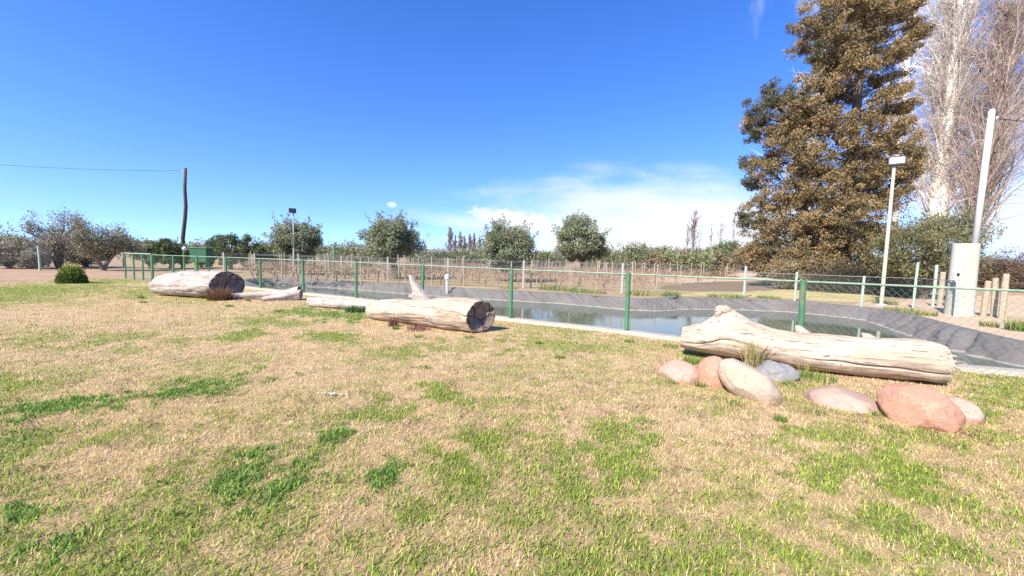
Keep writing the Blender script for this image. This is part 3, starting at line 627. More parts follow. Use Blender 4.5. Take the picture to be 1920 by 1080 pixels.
# ------------------------------------------------------------------ grass tufts and small weeds
def tuft(name, label, cat, c, n, h, spread, cols, w=.008, group=None, lean=(.05, .7)):
    t = thing(name, label, cat, tuple(c), group); a = R_.uniform(0, 2 * math.pi, n); r = spread * np.sqrt(R_.random(n)); cols = np.array(cols)
    blades(c[0] + r * np.cos(a), c[1] + r * np.sin(a), np.full(n, c[2]), R_.uniform(.5, 1, n) * h, np.full(n, w) * R_.uniform(.7, 1.3, n), R_.uniform(*lean, n), cols[R_.integers(0, len(cols), n)] * R_.uniform(.75, 1.2, (n, 1)), 'blades', M_blade, t)
    return t
def tuft1(*a, **k):                                     # a plant whose only part is itself: one mesh
    t = tuft(*a, **k); o = t.children[0]; o.parent = None; o.location = t.location; o.name = 'x_'
    nm = t.name
    for q in ('label', 'category', 'group'):
        if q in t: o[q] = t[q]
    bpy.data.objects.remove(t); o.name = nm.split('.')[0]; return o
STRAW = [(.50, .40, .20), (.42, .36, .15), (.30, .30, .10), (.56, .47, .27)]
GR = [(.12, .22, .04), (.18, .28, .05), (.25, .33, .08)]
tuft1('grass_tuft', 'tall dry grass tuft growing between the pale boulder and grey stone', 'grass tuft', P(1412, 692), 150, .55, .11, STRAW, .009)
tuft1('grass_tuft', 'low green grass tuft at the foot of the largest log', 'grass tuft', P(1530, 712), 220, .15, .22, GR, .007)
tuft1('grass_tuft', 'thin tall grass blades against the white side of the largest log', 'grass tuft', P(1508, 706), 26, .34, .07, STRAW + GR, .007)
tuft1('grass_tuft', 'dark green grass tuft in the shade under the raised log end', 'grass tuft', P(1297, 681), 160, .13, .14, GR, .007)
tuft1('grass_tuft', 'small green tuft on the kerb left of the largest log', 'grass tuft', P(1256, 652), 130, .10, .15, GR, .007)
tuft1('grass_tuft', 'leafy dark green weed growing at the left end of the cracked log', 'weed', P(668, 585), 260, .24, .26, [(.05, .12, .03), (.08, .18, .04)], .014, lean=(.1, 1.0))
tuft1('dry_shrub', 'rusty brown dry shrub growing at the dark end of the thick left log', 'shrub', P(412, 563), 900, .50, .30, [(.25, .13, .07), (.33, .19, .10), (.19, .10, .06)], .010, lean=(0, 1.0))
tuft1('dry_shrub', 'purplish dry weed against the front of the cracked log', 'weed', P(738, 612), 120, .28, .10, [(.27, .12, .11), (.20, .09, .08)], .009)
tuft1('dry_shrub', 'low purplish dry weeds along the underside of the cracked log', 'weed', P(785, 619), 170, .17, .24, [(.25, .11, .10), (.19, .09, .07)], .009)
weeds = [(742, 618, .14), (785, 633, .09), (880, 634, .10), (1010, 645, .10), (1050, 672, .10), (430, 575, .12), (465, 565, .16), (265, 560, .17), (270, 568, .12), (382, 560, .10), (520, 585, .12), (795, 690, .05), (1463, 788, .09), (1180, 642, .10), (940, 640, .08)]
for i, (a, b, h) in enumerate(weeds):
    tuft1('weed', 'small bright green weed sprouting from the dry lawn', 'weed', P(a, b), 110, h * .85, .06 + .02 * (i % 3), GR, .010, 'weeds in the lawn', (.3, 1.2))
for a, b, n_, h_, sp_ in [(1258, 718, 60, .06, .10), (1313, 724, 80, .09, .09), (1378, 757, 70, .06, .13), (1530, 775, 80, .07, .15), (1632, 775, 90, .09, .11), (1668, 806, 90, .07, .14), (1745, 814, 60, .05, .14), (1480, 722, 80, .10, .10)]:
    tuft1('grass_tuft', 'short straw and green grass tuft at the foot of a boulder', 'grass tuft', P(a, b), n_ + 60, h_, sp_ * .7, STRAW + GR, .007, 'grass tufts at the boulders', (.1, 1.1))
# far bank weeds
for i, (a, b, h, s) in enumerate([(1030, 543, .45, .7), (1058, 545, .5, .8), (1085, 548, .35, .6), (1195, 553, .5, .6), (1258, 556, .45, .5), (1345, 557, .3, .6), (1375, 558, .3, .5), (955, 541, .25, .6), (1660, 570, .35, .5), (1725, 590, .3, .5), (1690, 583, .25, .6), (1855, 612, .25, .22), (1915, 620, .5, .35), (1120, 550, .3, .5), (1440, 559, .25, .6)]):
    tuft1('weed_clump', 'green weed clump growing on top of the far pond bank', 'weed', P(a, b), 240, h * .75, s * .8, GR + STRAW + [(.45, .40, .16)] if i % 2 else GR + STRAW[1:3], .02, 'weeds on the far bank', (.1, 1.1))
w_ = P(700, 1300); q_ = P(630, 743)
mb = MB(); rr = np.random.default_rng(3)
for i in range(15): mb.add(*blob_mesh((q_[0] + rr.normal(0, .07), q_[1] + rr.normal(0, .025), .022 + rr.uniform(0, .015)), (.014, .012, .008), i, .2, 1))
tag(mb.build('white_flowers', simple('white_petal', (.5, .48, .42), .7, .05)), 'patch of tiny white flowers in the dry lawn', 'flowers', kind='stuff')

# ------------------------------------------------------------------ fences
def chain(mb, A, B, z0, z1, sp, r, sag=0.0):
    A = np.array(A); B = np.array(B); L = float(np.linalg.norm(B - A)); u = (B - A) / L; H = z1 - z0; nn = np.array([-u[1], u[0]])
    for fam in (1, -1):
        s = -H
        while s < L:
            a0, a1 = (s, s + H) if fam > 0 else (s + H, s); zz0, zz1 = z0, z1
            def clip(a0, zz0, a1, zz1):
                pts = []
                for (p, q, pz, qz) in ((a0, a1, zz0, zz1), (a1, a0, zz1, zz0)):
                    if p < 0: k = (0 - p) / (q - p); pts.append((0.0, pz + (qz - pz) * k))
                    elif p > L: k = (L - p) / (q - p); pts.append((L, pz + (qz - pz) * k))
                    else: pts.append((p, pz))
                return pts
            if not (max(a0, a1) <= 0 or min(a0, a1) >= L):
                (p, pz), (q, qz) = clip(a0, zz0, a1, zz1)
                e = nn * (.004 if fam > 0 else -.004)
                mb.tube([(*(A + u * p + e), pz), (*(A + u * q + e), qz)], r, 3, False)
            s += sp
def fence(name, label, pts, h, post_r, mpost, mmesh, sp, wr, rail=None, mrail=None, wires=(), skip=(), square=False, tilt=0.0):
    t = thing(name, label, 'fence', (*pts[0], 0))
    for i, p in enumerate(pts):
        if i in skip: continue
        mb = MB(); hh = h[i] if hasattr(h, '__len__') else h
        if square: mb.box((p[0], p[1], hh / 2), (post_r * 2, post_r * 2, hh), .4, .008)
        else: rp = np.random.default_rng(i + 31); e = np.array([rp.normal(0, .012), rp.normal(0, .012)]); mb.tube([(*(p - e * .2), -.15), (*p, hh * .5), (*(p + e), hh)], post_r, 12); mb.tube([(*(p + e), hh - .001), (*(p + e), hh + .02)], [post_r * 1.12, post_r * .7], 12)
        mb.build('post', mpost, t)
    hm = min(h) if hasattr(h, '__len__') else h
    for i in range(len(pts) - 1):
        mb = MB(); chain(mb, pts[i], pts[i + 1], .05, hm - .05, sp, wr); mb.build('wire_mesh', mmesh, t)
    if rail:
        for i in range(len(pts) - 1): MB().tube([(*pts[i], hm - rail * .4), (*pts[i + 1], hm - rail * .4)], rail, 8).build('top_rail', mrail, t)
    for zz in wires:
        mb = MB()
        for i in range(len(pts) - 1): mb.tube([(*pts[i], zz), (*pts[i + 1], zz)], .004, 4)
        mb.build('strand', M_galv, t)
    return t
def on_kerb(px):                                         # where a column of the photograph crosses the kerb's middle
    kk = np.concatenate([[kerb[0] * 2 - kerb[1]], kerb])
    for i in range(len(kk) - 1):
        a, b = kk[i] + nrm * .12, kk[i + 1] + nrm * .12; pa, pb = proj(a[0], a[1])[0], proj(b[0], b[1])[0]
        if pa <= px <= pb:
            lo_, hi_ = 0.0, 1.0
            for _ in range(40):
                k = (lo_ + hi_) / 2; c = a + (b - a) * k
                if proj(c[0], c[1])[0] < px: lo_ = k
                else: hi_ = k
            return c
    return kerb[-1]
fp = [on_kerb(x) for x in (287, 326, 371, 425, 489, 569, 668, 792, 957, 1174, 1497)]
fp.append(fp[-1] + (fp[-1] - fp[-2]) * 1.0)
fence('chainlink_fence', 'green post chain link fence running along the near pond edge', fp, 1.24, .045, M_green, M_meshgreen, .10, .0016, .017, M_railg)
# gate at the far left end
gp = [on_kerb(x) for x in (236, 252, 269, 285)]
tg_ = thing('metal_gate', 'green mesh gate at the far left end of the pond fence', 'gate', (*gp[0], 0))
for p in gp: MB().tube([(*p, 0), (*p, 1.28)], .035, 8).build('upright', M_green, tg_)
MB().tube([(*gp[0], 1.27), (*gp[-1], 1.27)], .022, 8).build('top_bar', M_paleg, tg_); MB().tube([(*gp[0], .1), (*gp[-1], .1)], .02, 8).build('bottom_bar', M_green, tg_)
mb = MB(); chain(mb, gp[0], gp[-1], .1, 1.25, .09, .0016); mb.build('wire_mesh', M_meshgreen, tg_)
# perimeter fence beyond the pond
pf_px = [(420, 514), (478, 517), (560, 517.5), (640, 522), (727, 527), (840, 534), (981, 541), (1166, 551), (1395, 557)]
pf = [P(*q)[:2] for q in pf_px]
fence('wire_fence', 'pale concrete post wire fence between the pond and the vineyard', pf, 1.40, .040, M_postconc, M_galv, .12, .0015, None, None, (1.36, 1.1), square=True)
pg_px = [(1395, 557), (1490, 564), (1615, 574), (1712, 578), (1790, 592)]
pg = [P(*q)[:2] for q in pg_px]
fence('wire_fence', 'grey and green post wire fence in front of the dark conifer', pg, [1.40, 1.2, 1.13, 1.7, 1.15], .042, M_paleg, M_galv, .10, .0015, .013, M_galv, skip=(0,))
lf = [P(*q)[:2] for q in [(-420, 508), (-160, 506), (-40, 506), (75, 507), (125, 501), (232, 500)]]
fence('wire_fence', 'thin wire fence beyond the dirt track at far left', lf, [1.5, 1.5, 1.5, 1.5, 2.2, 1.5], .055, M_paleg, M_galv, .14, .003, None, None, (1.45, 1.0))
rf = [P(*q)[:2] for q in [(1843, 592), (1862, 593), (1877, 597), (1990, 610), (2130, 620)]]
t = thing('post_fence', 'rough wooden post fence right of the concrete pillar', 'fence', (*rf[0], 0))
for i, p in enumerate(rf):
    rr = np.random.default_rng(i); h = [1.15, 1.25, 1.4, 1.35, 1.3][i]; a, b = rr.uniform(-.06, .06, 2)
    MB().tube([(p[0], p[1], -.1), (p[0] + a * .5, p[1] + b * .4, h * .55), (p[0] + a, p[1] + b, h)], [.075, .085, .07], 9).build('post', M_postwood, t)
for zz in (.5, .85, 1.12):
    mb = MB()
    for i in range(len(rf) - 1): mb.tube([(*rf[i], zz), (*rf[i + 1], zz)], .005, 4)
    mb.build('strand', M_galv, t)
for a, b, h, mm, lb in [(1748, 574, 1.65, M_paleg, 'slim green post between the lamp pole and the concrete pillar'), (1761, 574, 1.38, M_postwood, 'stout pale wooden post left of the concrete pillar')]:
    p = P(a, b); o = MB().tube([(p[0], p[1], -.1), (p[0] + .02, p[1], h * .5), (p[0] + .01, p[1], h)], .05 if mm is M_paleg else .085, 9).build('fence_post', mm); tag(o, lb, 'post')
p = P(627, 520); o = MB().tube([(p[0], p[1], -.1), (p[0], p[1], 2.0)], .055, 10).build('metal_post', M_green); tag(o, 'tall dark green metal post beyond the pond, left of the round olive', 'post')

# ------------------------------------------------------------------ poles and lamps
def upright(px, py, top_py, px_top=None):
    p = P(px, py); q = PY(px_top if px_top is not None else px, top_py, p[1]); return p, q
p, q = upright(343, 503, 315, 348)
t = thing('utility_pole', 'dark crooked wooden utility pole rising above the left trees', 'pole', tuple(p))
m_ = [p + (q - p) * s + np.array([w, 0, 0]) for s, w in ((0, 0), (.12, .03), (.3, -.08), (.5, .06), (.62, .10), (.8, -.02), (1, 0))]
MB().tube(m_, [.15, .145, .14, .13, .125, .11, .095], 10).build('pole', M_polewood, t, True)
mb = MB(); mb.tube([q + np.array([-.22, 0, -.28]), q + np.array([.05, 0, -.28])], .02, 6); mb.build('bracket', M_galv, t)
mb = MB(); mb.tube([q + np.array([-.22, 0, -.34]), q + np.array([-.22, 0, -.27]), q + np.array([-.22, 0, -.2])], [.03, .045, .02], 8); mb.build('insulator', M_white, t)
a = q + np.array([-.22, 0, -.22]); b = PY(-330, 276, 30.0)
o = MB().tube([a + (b - a) * s - np.array([0, 0, 0.45 * 4 * s * (1 - s)]) for s in np.linspace(0, 1, 24)], .014, 5).build('power_line', M_black); tag(o, 'thin black overhead power line running left from the wooden pole', 'cable')
# flood light beyond the pond
p, q = upright(551, 516, 400, 550)
t = thing('floodlight_pole', 'slim galvanised pole with a small black floodlight beyond the pond', 'lamp', tuple(p))
MB().tube([p, (p + q) / 2, q], [.05, .045, .04], 10).build('pole', simple('zinc_pole', (.45, .46, .47), .5, .1, metal=.2), t)
MB().box(q + np.array([-.02, -.06, .17]), (.42, .22, .30), .35, .03).build('lamp_head', M_black, t); MB().tube([q + np.array([0, 0, -.02]), q + np.array([.12, -.02, .03])], .025, 6).build('bracket', M_black, t)
# lamp pole on the right
p, q = upright(1652, 574, 308, 1677)
t = thing('lamp_pole', 'slim cream lamp pole with a rectangular white floodlight, before the conifer', 'lamp', tuple(p))
MB().tube([p, (p + q) / 2, q], [.062, .058, .05], 12).build('pole', M_cream, t); MB().box(p + np.array([0, 0, .04]), (.24, .24, .08), .3, .01).build('base_plate', M_white, t)
o = MB().box((0, 0, 0), (.52, .09, .34), 0, .02).build('lamp_head', M_black); o.parent = t; o.location = Vector(q - p) + Vector((0, -.09, .10)); o.rotation_euler = (rad(-14), 0, rad(-38))
o2 = MB().box((0, -.05, 0), (.40, .03, .22), 0, .006).build('lens', simple('frosted_lens', (.8, .82, .84), .25, .03), o)
MB().tube([q + np.array([0, 0, -.05]), q + np.array([0, -.05, .02])], .03, 6).build('bracket', M_black, t)
# concrete pillar with mast
pb = P(1813, 592); bx_, by_ = pb[0], pb[1] + .25
t = thing('concrete_pillar', 'tall pale concrete pillar with rounded edges, holding the white mast', 'pillar', (bx_, by_, 0))
def pillar():
    mb = MB(); rz = -.72; n = 20; o = []
    W, D, r = .33, .21, .14
    for cx, cy, a0 in ((W - r, D - r * .99, 0), (-W + r, D - r * .99, 90), (-W + r, -D + r * .99, 180), (W - r, -D + r * .99, 270)):
        for k in range(6): a = rad(a0 + k * 18); o.append((cx + r * math.cos(a), cy + r * math.sin(a)))
    v = []; lv = [(-.05, 1.03), (.5, 1.0), (1.4, .97), (2.28, .95), (2.33, .93), (2.345, .88)]
    for z, k in lv:
        for a, b in o: a *= k; b *= k; v.append((bx_ + a * math.cos(rz) - b * math.sin(rz), by_ + a * math.sin(rz) + b * math.cos(rz), z))
    n = len(o); f = [(i * n + j, i * n + (j + 1) % n, (i + 1) * n + (j + 1) % n, (i + 1) * n + j) for i in range(len(lv) - 1) for j in range(n)]; f.append(tuple((len(lv) - 1) * n + j for j in range(n)))
    m = Mat('pale_render', .85, .15); a = m.noise(1.3, 7, .65, (1, 1, .35)); b = m.noise(30, 5, .7); c = m.ramp(a, [(.3, (.36, .345, .275)), (.7, (.43, .415, .345))]); c = m.mix(.2, c, m.ramp(b, [(.3, (.28, .27, .22)), (.7, (.46, .45, .39))])); m.col(c); m.bump(b, .2, .01)
    mb.add(v, f).build('pillar_body', m.m, t)
pillar()
p2 = P(1791, 545); fx = PY(1795, 516, by_ - .33)
MB().box(fx, (.17, .10, .24), -.72, .012).build('meter_box', M_white, t); MB().box(fx + np.array([-.035, -.055, .02]), (.07, .012, .10), -.72, .002).build('meter_window', M_black, t)
MB().tube([fx + np.array([0, -.02, -.12]), fx + np.array([-.05, -.02, -.2]), fx + np.array([.05, .02, -.3])], .02, 6).build('conduit', M_white, t)
qt = PY(1860, 208, by_)
t = thing('mast', 'thick white mast rising from the concrete pillar at far right', 'pole', (bx_ + .1, by_, 2.3))
b0 = PY(1828, 458, by_)
MB().tube([b0 - np.array([0, 0, .1]), (b0 + qt) / 2, qt], [.085, .08, .075], 14).build('pole', M_white, t, True); MB().tube([qt - np.array([0, 0, .01]), qt + np.array([0, 0, .05])], [.08, .05], 12).build('cap', M_white, t)
ins = qt + np.array([.13, -.05, -.25]); MB().tube([qt + np.array([.05, 0, -.25]), ins], .02, 6).build('bracket', M_galv, t); MB().tube([ins - np.array([0, 0, .06]), ins, ins + np.array([0, 0, .07])], [.03, .05, .03], 8).build('insulator', M_galv, t)
b = PY(2250, 228, 9.5); o = MB().tube([ins + (b - ins) * s - np.array([0, 0, .12 * 4 * s * (1 - s)]) for s in np.linspace(0, 1, 14)], .012, 5).build('power_line', M_black); tag(o, 'black overhead cable running right from the white mast', 'cable')
# pipe in the pond
p = P(838, 556, -.38); t = thing('standpipe', 'white standpipe with a capped head standing in the pond', 'pipe', (p[0], p[1], -.6))
MB().tube([(p[0], p[1], -.8), (p[0], p[1], .42)], .055, 10).build('pipe', simple('dull_white_pipe', (.60, .62, .62), .5, .1), t); MB().tube([(p[0], p[1], .42), (p[0], p[1], .44), (p[0], p[1], .62), (p[0], p[1], .66)], [.06, .12, .12, .06], 10).build('cap', M_white, t)
# float in the pond
p = P(655, 535, -.38); t = thing('pump_float', 'small white pump float on the water at the left pond end', 'float', (p[0], p[1], -.5))
MB().add(*blob_mesh((p[0], p[1], -.35), (.3, .14, .1), 2, .1)).build('float', M_white, t, True); MB().tube([(p[0] + .15, p[1], -.4), (p[0] + .3, p[1], -.1), (p[0] + .2, p[1], .1)], .04, 8).build('riser', M_white, t)
# globe lamp and green box at the left
p = P(346, 512); t = thing('globe_lamp', 'white globe lamp on a short green post by the wooden pole', 'lamp', tuple(p))
gz = PY(349, 466, p[1]); MB().tube([p, (p[0], p[1], gz[2] - .1)], .06, 8).build('post', M_green, t); MB().add(*blob_mesh((p[0] + .05, p[1], gz[2]), (.13, .13, .13), 1, 0)).build('globe', M_white, t, True)
p = P(371, 511); t = thing('pump_cabinet', 'dark green metal cabinet beyond the fence beside the wooden pole', 'cabinet', tuple(p))
MB().box((p[0], p[1] + .4, 1.15), (1.15, .7, .95), 0, .03).build('cabinet_body', simple('dark_green_metal', (.03, .10, .05), .5, .2), t)
MB().box((p[0], p[1] + .4, 1.66), (1.25, .8, .06), 0, .01).build('cabinet_roof', M_green, t)
for s in (-.45, .45): MB().box((p[0] + s, p[1] + .4, .335), (.08, .08, .67), 0, .01).build('leg', M_green, t)

# ------------------------------------------------------------------ vineyard
def vine_mesh(seed):
    rr = np.random.default_rng(seed); mb = MB(); z = .62; x = rr.uniform(-.06, .06); c = np.array([.27, .175, .125])
    mb.tube([(0, 0, -.05), (x, rr.uniform(-.04, .04), .25), (-x, rr.uniform(-.04, .04), .45), (0, 0, z)], [.05, .04, .045, .04], 6, col=c)
    for s in (-1, 1):
        pts = [(0, 0, z)] + [(s * k * .16, rr.uniform(-.03, .03), z + .06 + rr.uniform(-.03, .03)) for k in (1, 2, 3, 4)]; mb.tube(pts, [.032, .028, .024, .02, .014], 5, col=c)
        for k in range(4):
            u = rr.uniform(.05, .62) * s; l = rr.uniform(.15, .45); a, b = rr.uniform(-.2, .2, 2); mb.tube([(u, 0, z + .05), (u + a * .4, b * .5, z + .05 + l * .5), (u + a, b, z + l)], [.011, .009, .005], 3, False, col=c * rr.uniform(.8, 1.8))
        for k in range(9):
            u = rr.uniform(0, .7) * s; l = rr.uniform(.15, .5); a, b = rr.uniform(-.25, .25, 2); mb.tube([(u, 0, z), (u + a * .5, b, z - l * .3), (u + a, b * 1.4, z - l)], [.01, .009, .005], 3, False, col=c * rr.uniform(.9, 2.0))
    n = 60; 
    for k in range(n):
        p = np.array([rr.uniform(-.75, .75), rr.normal(0, .10), rr.uniform(.15, .85)]); u = rr.normal(0, 1, 3); u /= np.linalg.norm(u); w = np.cross(u, rr.normal(0, 1, 3)); w /= np.linalg.norm(w)
        mb.add([p - u * .04, p + w * .03, p + u * .04, p - w * .03], [(0, 1, 2, 3)], np.array([(.30, .16, .10), (.36, .22, .13), (.26, .20, .09)][k % 3]))
    return mb
vines = []
for s in range(4):
    o = vine_mesh(s).build('grape_vine', M_twig); vines.append(o); o['category'] = 'vine'
post0 = None; rr = np.random.default_rng(77); used = [False] * 4
def row_line(Y0): return lambda x: Y0 - .10 * x
rowsY = [20.3, 22.6, 25.0, 27.6, 30.6, 34.0, 38.2, 43.5]
rown = ['first', 'second', 'third', 'fourth', 'fifth', 'sixth', 'seventh', 'last']
for ri, Y0 in enumerate(rowsY):
    yl = row_line(Y0); xl = -.74 * Y0 + 1; xr = 5.2 + (Y0 - 20) * .82
    g = 'vines of the %s vineyard row' % rown[ri]; gp_ = 'posts of the %s vineyard row' % rown[ri]
    x = xl; step = 1.12 if ri < 3 else 1.45
    while x < xr:
        k = int(rr.integers(0, 4)); lb = 'leafless brown grape vine in the %s row counted from the pond' % rown[ri]
        if not used[k]: o = vines[k]; used[k] = True
        else: o = vines[k].copy(); COL.objects.link(o)
        o.location = (x, yl(x), 0); o.rotation_euler = (0, 0, rr.uniform(-.15, .15) + (math.pi if rr.random() < .5 else 0)); s = rr.uniform(.82, 1.1); o.scale = (s, s, s * rr.uniform(.9, 1.1)); o['label'] = lb; o['group'] = g
        x += step * rr.uniform(.85, 1.15)
    x = xl - .3; sp_ = [2.1, 2.6, 2.4, 2.6, 2.8, 3.2, 3.4, 3.8][ri]
    while x < xr + .8:
        lb = 'pale thin wooden stake in the %s vineyard row counted from the pond' % rown[ri]
        if post0 is None:
            o = post0 = MB().tube([(0, 0, -.1), (.01, 0, .7), (0, 0, 1.38), (0, 0, 1.41)], [.034, .032, .029, .016], 7).build('vine_stake', M_postwood)
        else: o = post0.copy(); COL.objects.link(o)
        o.location = (x, yl(x), 0); o.scale = (1, 1, rr.uniform(.92, 1.12)); o.rotation_euler = (rr.uniform(-.05, .05), rr.uniform(-.06, .06), rr.uniform(0, 6)); tag(o, lb, 'stake', gp_)
        x += sp_ * rr.uniform(.8, 1.2)
    t = thing('trellis', 'taut trellis wires of the %s vineyard row counted from the pond' % rown[ri], 'trellis', (xl, yl(xl), 0))
    for zz in (.68, 1.0, 1.3): MB().tube([(xl, yl(xl), zz), (xr, yl(xr), zz)], .004, 4).build('wire', M_galv, t)
p = P(610, 519); o = MB().tube([(p[0] + .6, p[1], 0), (p[0], p[1], .62), (p[0] - .55, p[1], 1.25)], [.05, .045, .04], 8).build('brace_post', M_postwood); tag(o, 'pale wooden brace leaning by the tall green post beyond the pond', 'post')

# ------------------------------------------------------------------ trees
def unit(v): return v / (np.linalg.norm(v) + 1e-9)
def grow(rr, p, d_, L, r, lev, maxlev, out, tips, nch=(5, 4, 4), up=.15, jit=.25, ang=.7, taper=.45, lr=.55, start=.25, segs=5):
    pts = [p]; dd = unit(d_)
    for i in range(segs):
        dd = unit(dd + rr.normal(0, jit / segs * 1.6, 3) + np.array([0, 0, up / segs])); pts.append(pts[-1] + dd * L / segs)
    out.append((np.array(pts), np.linspace(r, r * taper, segs + 1), lev))
    if lev >= maxlev: tips.append(pts[-1]); tips.append(pts[segs // 2 + 1]); return
    for k in range(nch[min(lev, len(nch) - 1)]):
        s = start + (1 - start) * (k + rr.random()) / nch[min(lev, len(nch) - 1)]; i = min(int(s * segs), segs - 1); f = s * segs - i
        q = pts[i] * (1 - f) + pts[i + 1] * f; ax = unit(np.cross(unit(pts[i + 1] - pts[i]), rr.normal(0, 1, 3))); b = unit(pts[i + 1] - pts[i]); a = ang * rr.uniform(.7, 1.3)
        grow(rr, q, b * math.cos(a) + ax * math.sin(a), L * lr * rr.uniform(.7, 1.25), r * (1 - s * (1 - taper)) * .55, lev + 1, maxlev, out, tips, nch, up, jit, ang, taper, lr, .25, max(3, segs - 1))
def leaves(rr, c, size, asp, cols, name, mat, parent, outward=None, ow=.5, sub=None):
    n = len(c); u = rr.normal(0, 1, (n, 3))
    if outward is not None: u = u * (1 - ow) + outward * ow * 1.6
    u /= np.linalg.norm(u, axis=1)[:, None] + 1e-9; w = np.cross(u, rr.normal(0, 1, (n, 3))); w /= np.linalg.norm(w, axis=1)[:, None] + 1e-9
    l = size * rr.uniform(.6, 1.3, n)[:, None]; v = np.stack([c - u * l * .5, c + w * l * asp * .5, c + u * l * .5, c - w * l * asp * .5], 1)
    return fast_mesh(name, v, 4, cols, mat, parent)
def clumpcols(rr, n, pal, nclump, idx, vr=(.7, 1.25)):
    pal = np.array(pal); cc = pal[rr.integers(0, len(pal), nclump)] * rr.uniform(.8, 1.2, (nclump, 1)); return (cc[idx] * .6 + pal[rr.integers(0, len(pal), n)] * .4) * rr.uniform(*vr, (n, 1))
OLIVE = 2.1 * np.array([(.085, .095, .05), (.11, .12, .065), (.15, .16, .10), (.07, .08, .04), (.19, .19, .13)])
DGREEN = 1.8 * np.array([(.05, .065, .03), (.07, .085, .035), (.095, .11, .05)])
MIDG = 1.75 * np.array([(.11, .125, .055), (.14, .145, .07), (.18, .17, .09), (.10, .105, .055)])
TANB = 1.7 * np.array([(.17, .13, .075), (.13, .10, .06), (.21, .17, .10)])
def bushy(name, label, cat, base, H, W, rr, pal, nleaf, lsize, trunk_h=.25, D=None, group=None, asp=.32, nclump=46, trunk_r=.16, lop=0.0, flat_=.9, gappy=.33):
    """a tree or bush: trunk, limbs and a crown of leaf clumps; returns the thing"""
    D = D or W; base = np.array(base, float); t = thing(name, label, cat, tuple(base), group); tips = []; out = []; c0 = base + np.array([lop * W, 0, H * (trunk_h + (1 - trunk_h) * .46)])
    a = np.array([W * .5, D * .5, H * (1 - trunk_h) * .53]); cl = []
    while len(cl) < nclump:
        d_ = unit(rr.normal(0, 1, 3)); k = rr.uniform(.35, 1) ** .55; q = c0 + d_ * a * k * (.86 + .3 * mnoise.noise(Vector(d_ * 2.2) + Vector((base[0], base[1], 0))))
        if q[2] > base[2] + H * trunk_h * .55: cl.append(q)
    cl = np.array(cl); mb = MB(); fork = base + np.array([lop * W * .2, 0, H * trunk_h * .9])
    mb.tube([base - np.array([0, 0, .1]), base + np.array([rr.uniform(-.08, .08), 0, H * trunk_h * .5]), fork], [trunk_r * 1.25, trunk_r, trunk_r * .85], 8); mb.build('trunk', M_bark, t)
    lb = MB()
    for q in cl[rr.permutation(len(cl))[:22]]:
        mid = fork * .5 + q * .5 + rr.normal(0, .06 * W, 3) * np.array([1, 1, .5]); lb.tube([fork, mid, q], [trunk_r * .42, trunk_r * .22, trunk_r * .06], 5, False)
    lb.build('limbs', M_bark, t)
    idx = rr.integers(0, nclump, nleaf); sg = rr.uniform(.55, 1.25, nclump)[idx] * W * .5 * gappy * .5
    uu = rr.normal(0, 1, (nleaf, 3)); uu /= np.linalg.norm(uu, axis=1)[:, None]; p = cl[idx] + uu * (np.minimum(rr.random(nleaf) ** .5 * 1.35 + np.abs(rr.normal(0, .25, nleaf)), 2.1) * sg)[:, None] * np.array([1, 1, flat_]); k = p[:, 2] > base[2] + .05; p, idx = p[k], idx[k]
    if nclump >= 60:                                      # loose shoots that break the outline
        sp_ = []; si = []
        for k in range(46):
            j = int(rr.integers(0, nclump)); d_ = unit((cl[j] - c0) / a * np.array([1, 1, .7]) + np.array([0, 0, .7]) + rr.normal(0, .3, 3)); L_ = rr.uniform(.10, .24) * W; m_ = 34
            sp_.append(cl[j] + d_ * (rr.random((m_, 1)) * L_ + .10 * W) + rr.normal(0, .018 * W, (m_, 3))); si += [j] * m_
        p = np.concatenate([p] + sp_); idx = np.concatenate([idx, si])
    leaves(rr, p, lsize, asp, clumpcols(rr, len(p), pal, nclump, idx), 'crown', M_leaf, t, (p - c0) / a, .35); return t
def at(px, py_base, top_py, wpx, Y=None):
    b = P(px, py_base) if Y is None else np.array([*(PY(px, 500, Y)[:2]), 0]); top = PY(px, top_py, b[1]); return b, top[2], wpx / FPX * b[1]
rs = lambda s: np.random.default_rng(s)
# the round olives beyond the pond
for i, (px, pb, tp, w, lb, th) in enumerate([
    (738, 523, 411, 118, 'round dark olive tree beyond the vineyard fence, above the tallest gap', .30), (955, 527, 420, 122, 'broad grey green olive tree beneath the white cloud', .22), (1090, 511, 404, 112, 'tall dense olive tree beneath the right end of the cloud', .2),
    (563, 514, 416, 104, 'loose grey olive tree just right of the black floodlight', .22)]):
    lb = ['round dark olive tree just right of the tall green post', lb, lb, lb][i]
    b, H, W = at(px, pb, tp, w); bushy('olive_tree', lb, 'tree', b, H, W * .93, rs(100 + i), OLIVE, 32000, .16 * max(1, b[1] / 24), th, group='olive trees behind the pond', trunk_r=.2 if i < 2 else .15, nclump=95, lop=-.03)
b, H, W = at(1048, 511, 456, 40); bushy('olive_shrub', 'small pale olive shrub left of the tall dense olive', 'shrub', b, H, W, rs(141), OLIVE, 1600, .15, .2)
b, H, W = at(688, 512, 458, 60); bushy('olive_shrub', 'small olive shrub on the left of the round dark olive', 'shrub', b, H, W, rs(142), OLIVE, 2200, .15, .2)
b, H, W = at(1290 - 560 + 95, 508, 468, 50); bushy('olive_shrub', 'low dark shrub below the row of distant bare poplars', 'shrub', b, H, W, rs(143), DGREEN, 2000, .15, .2)
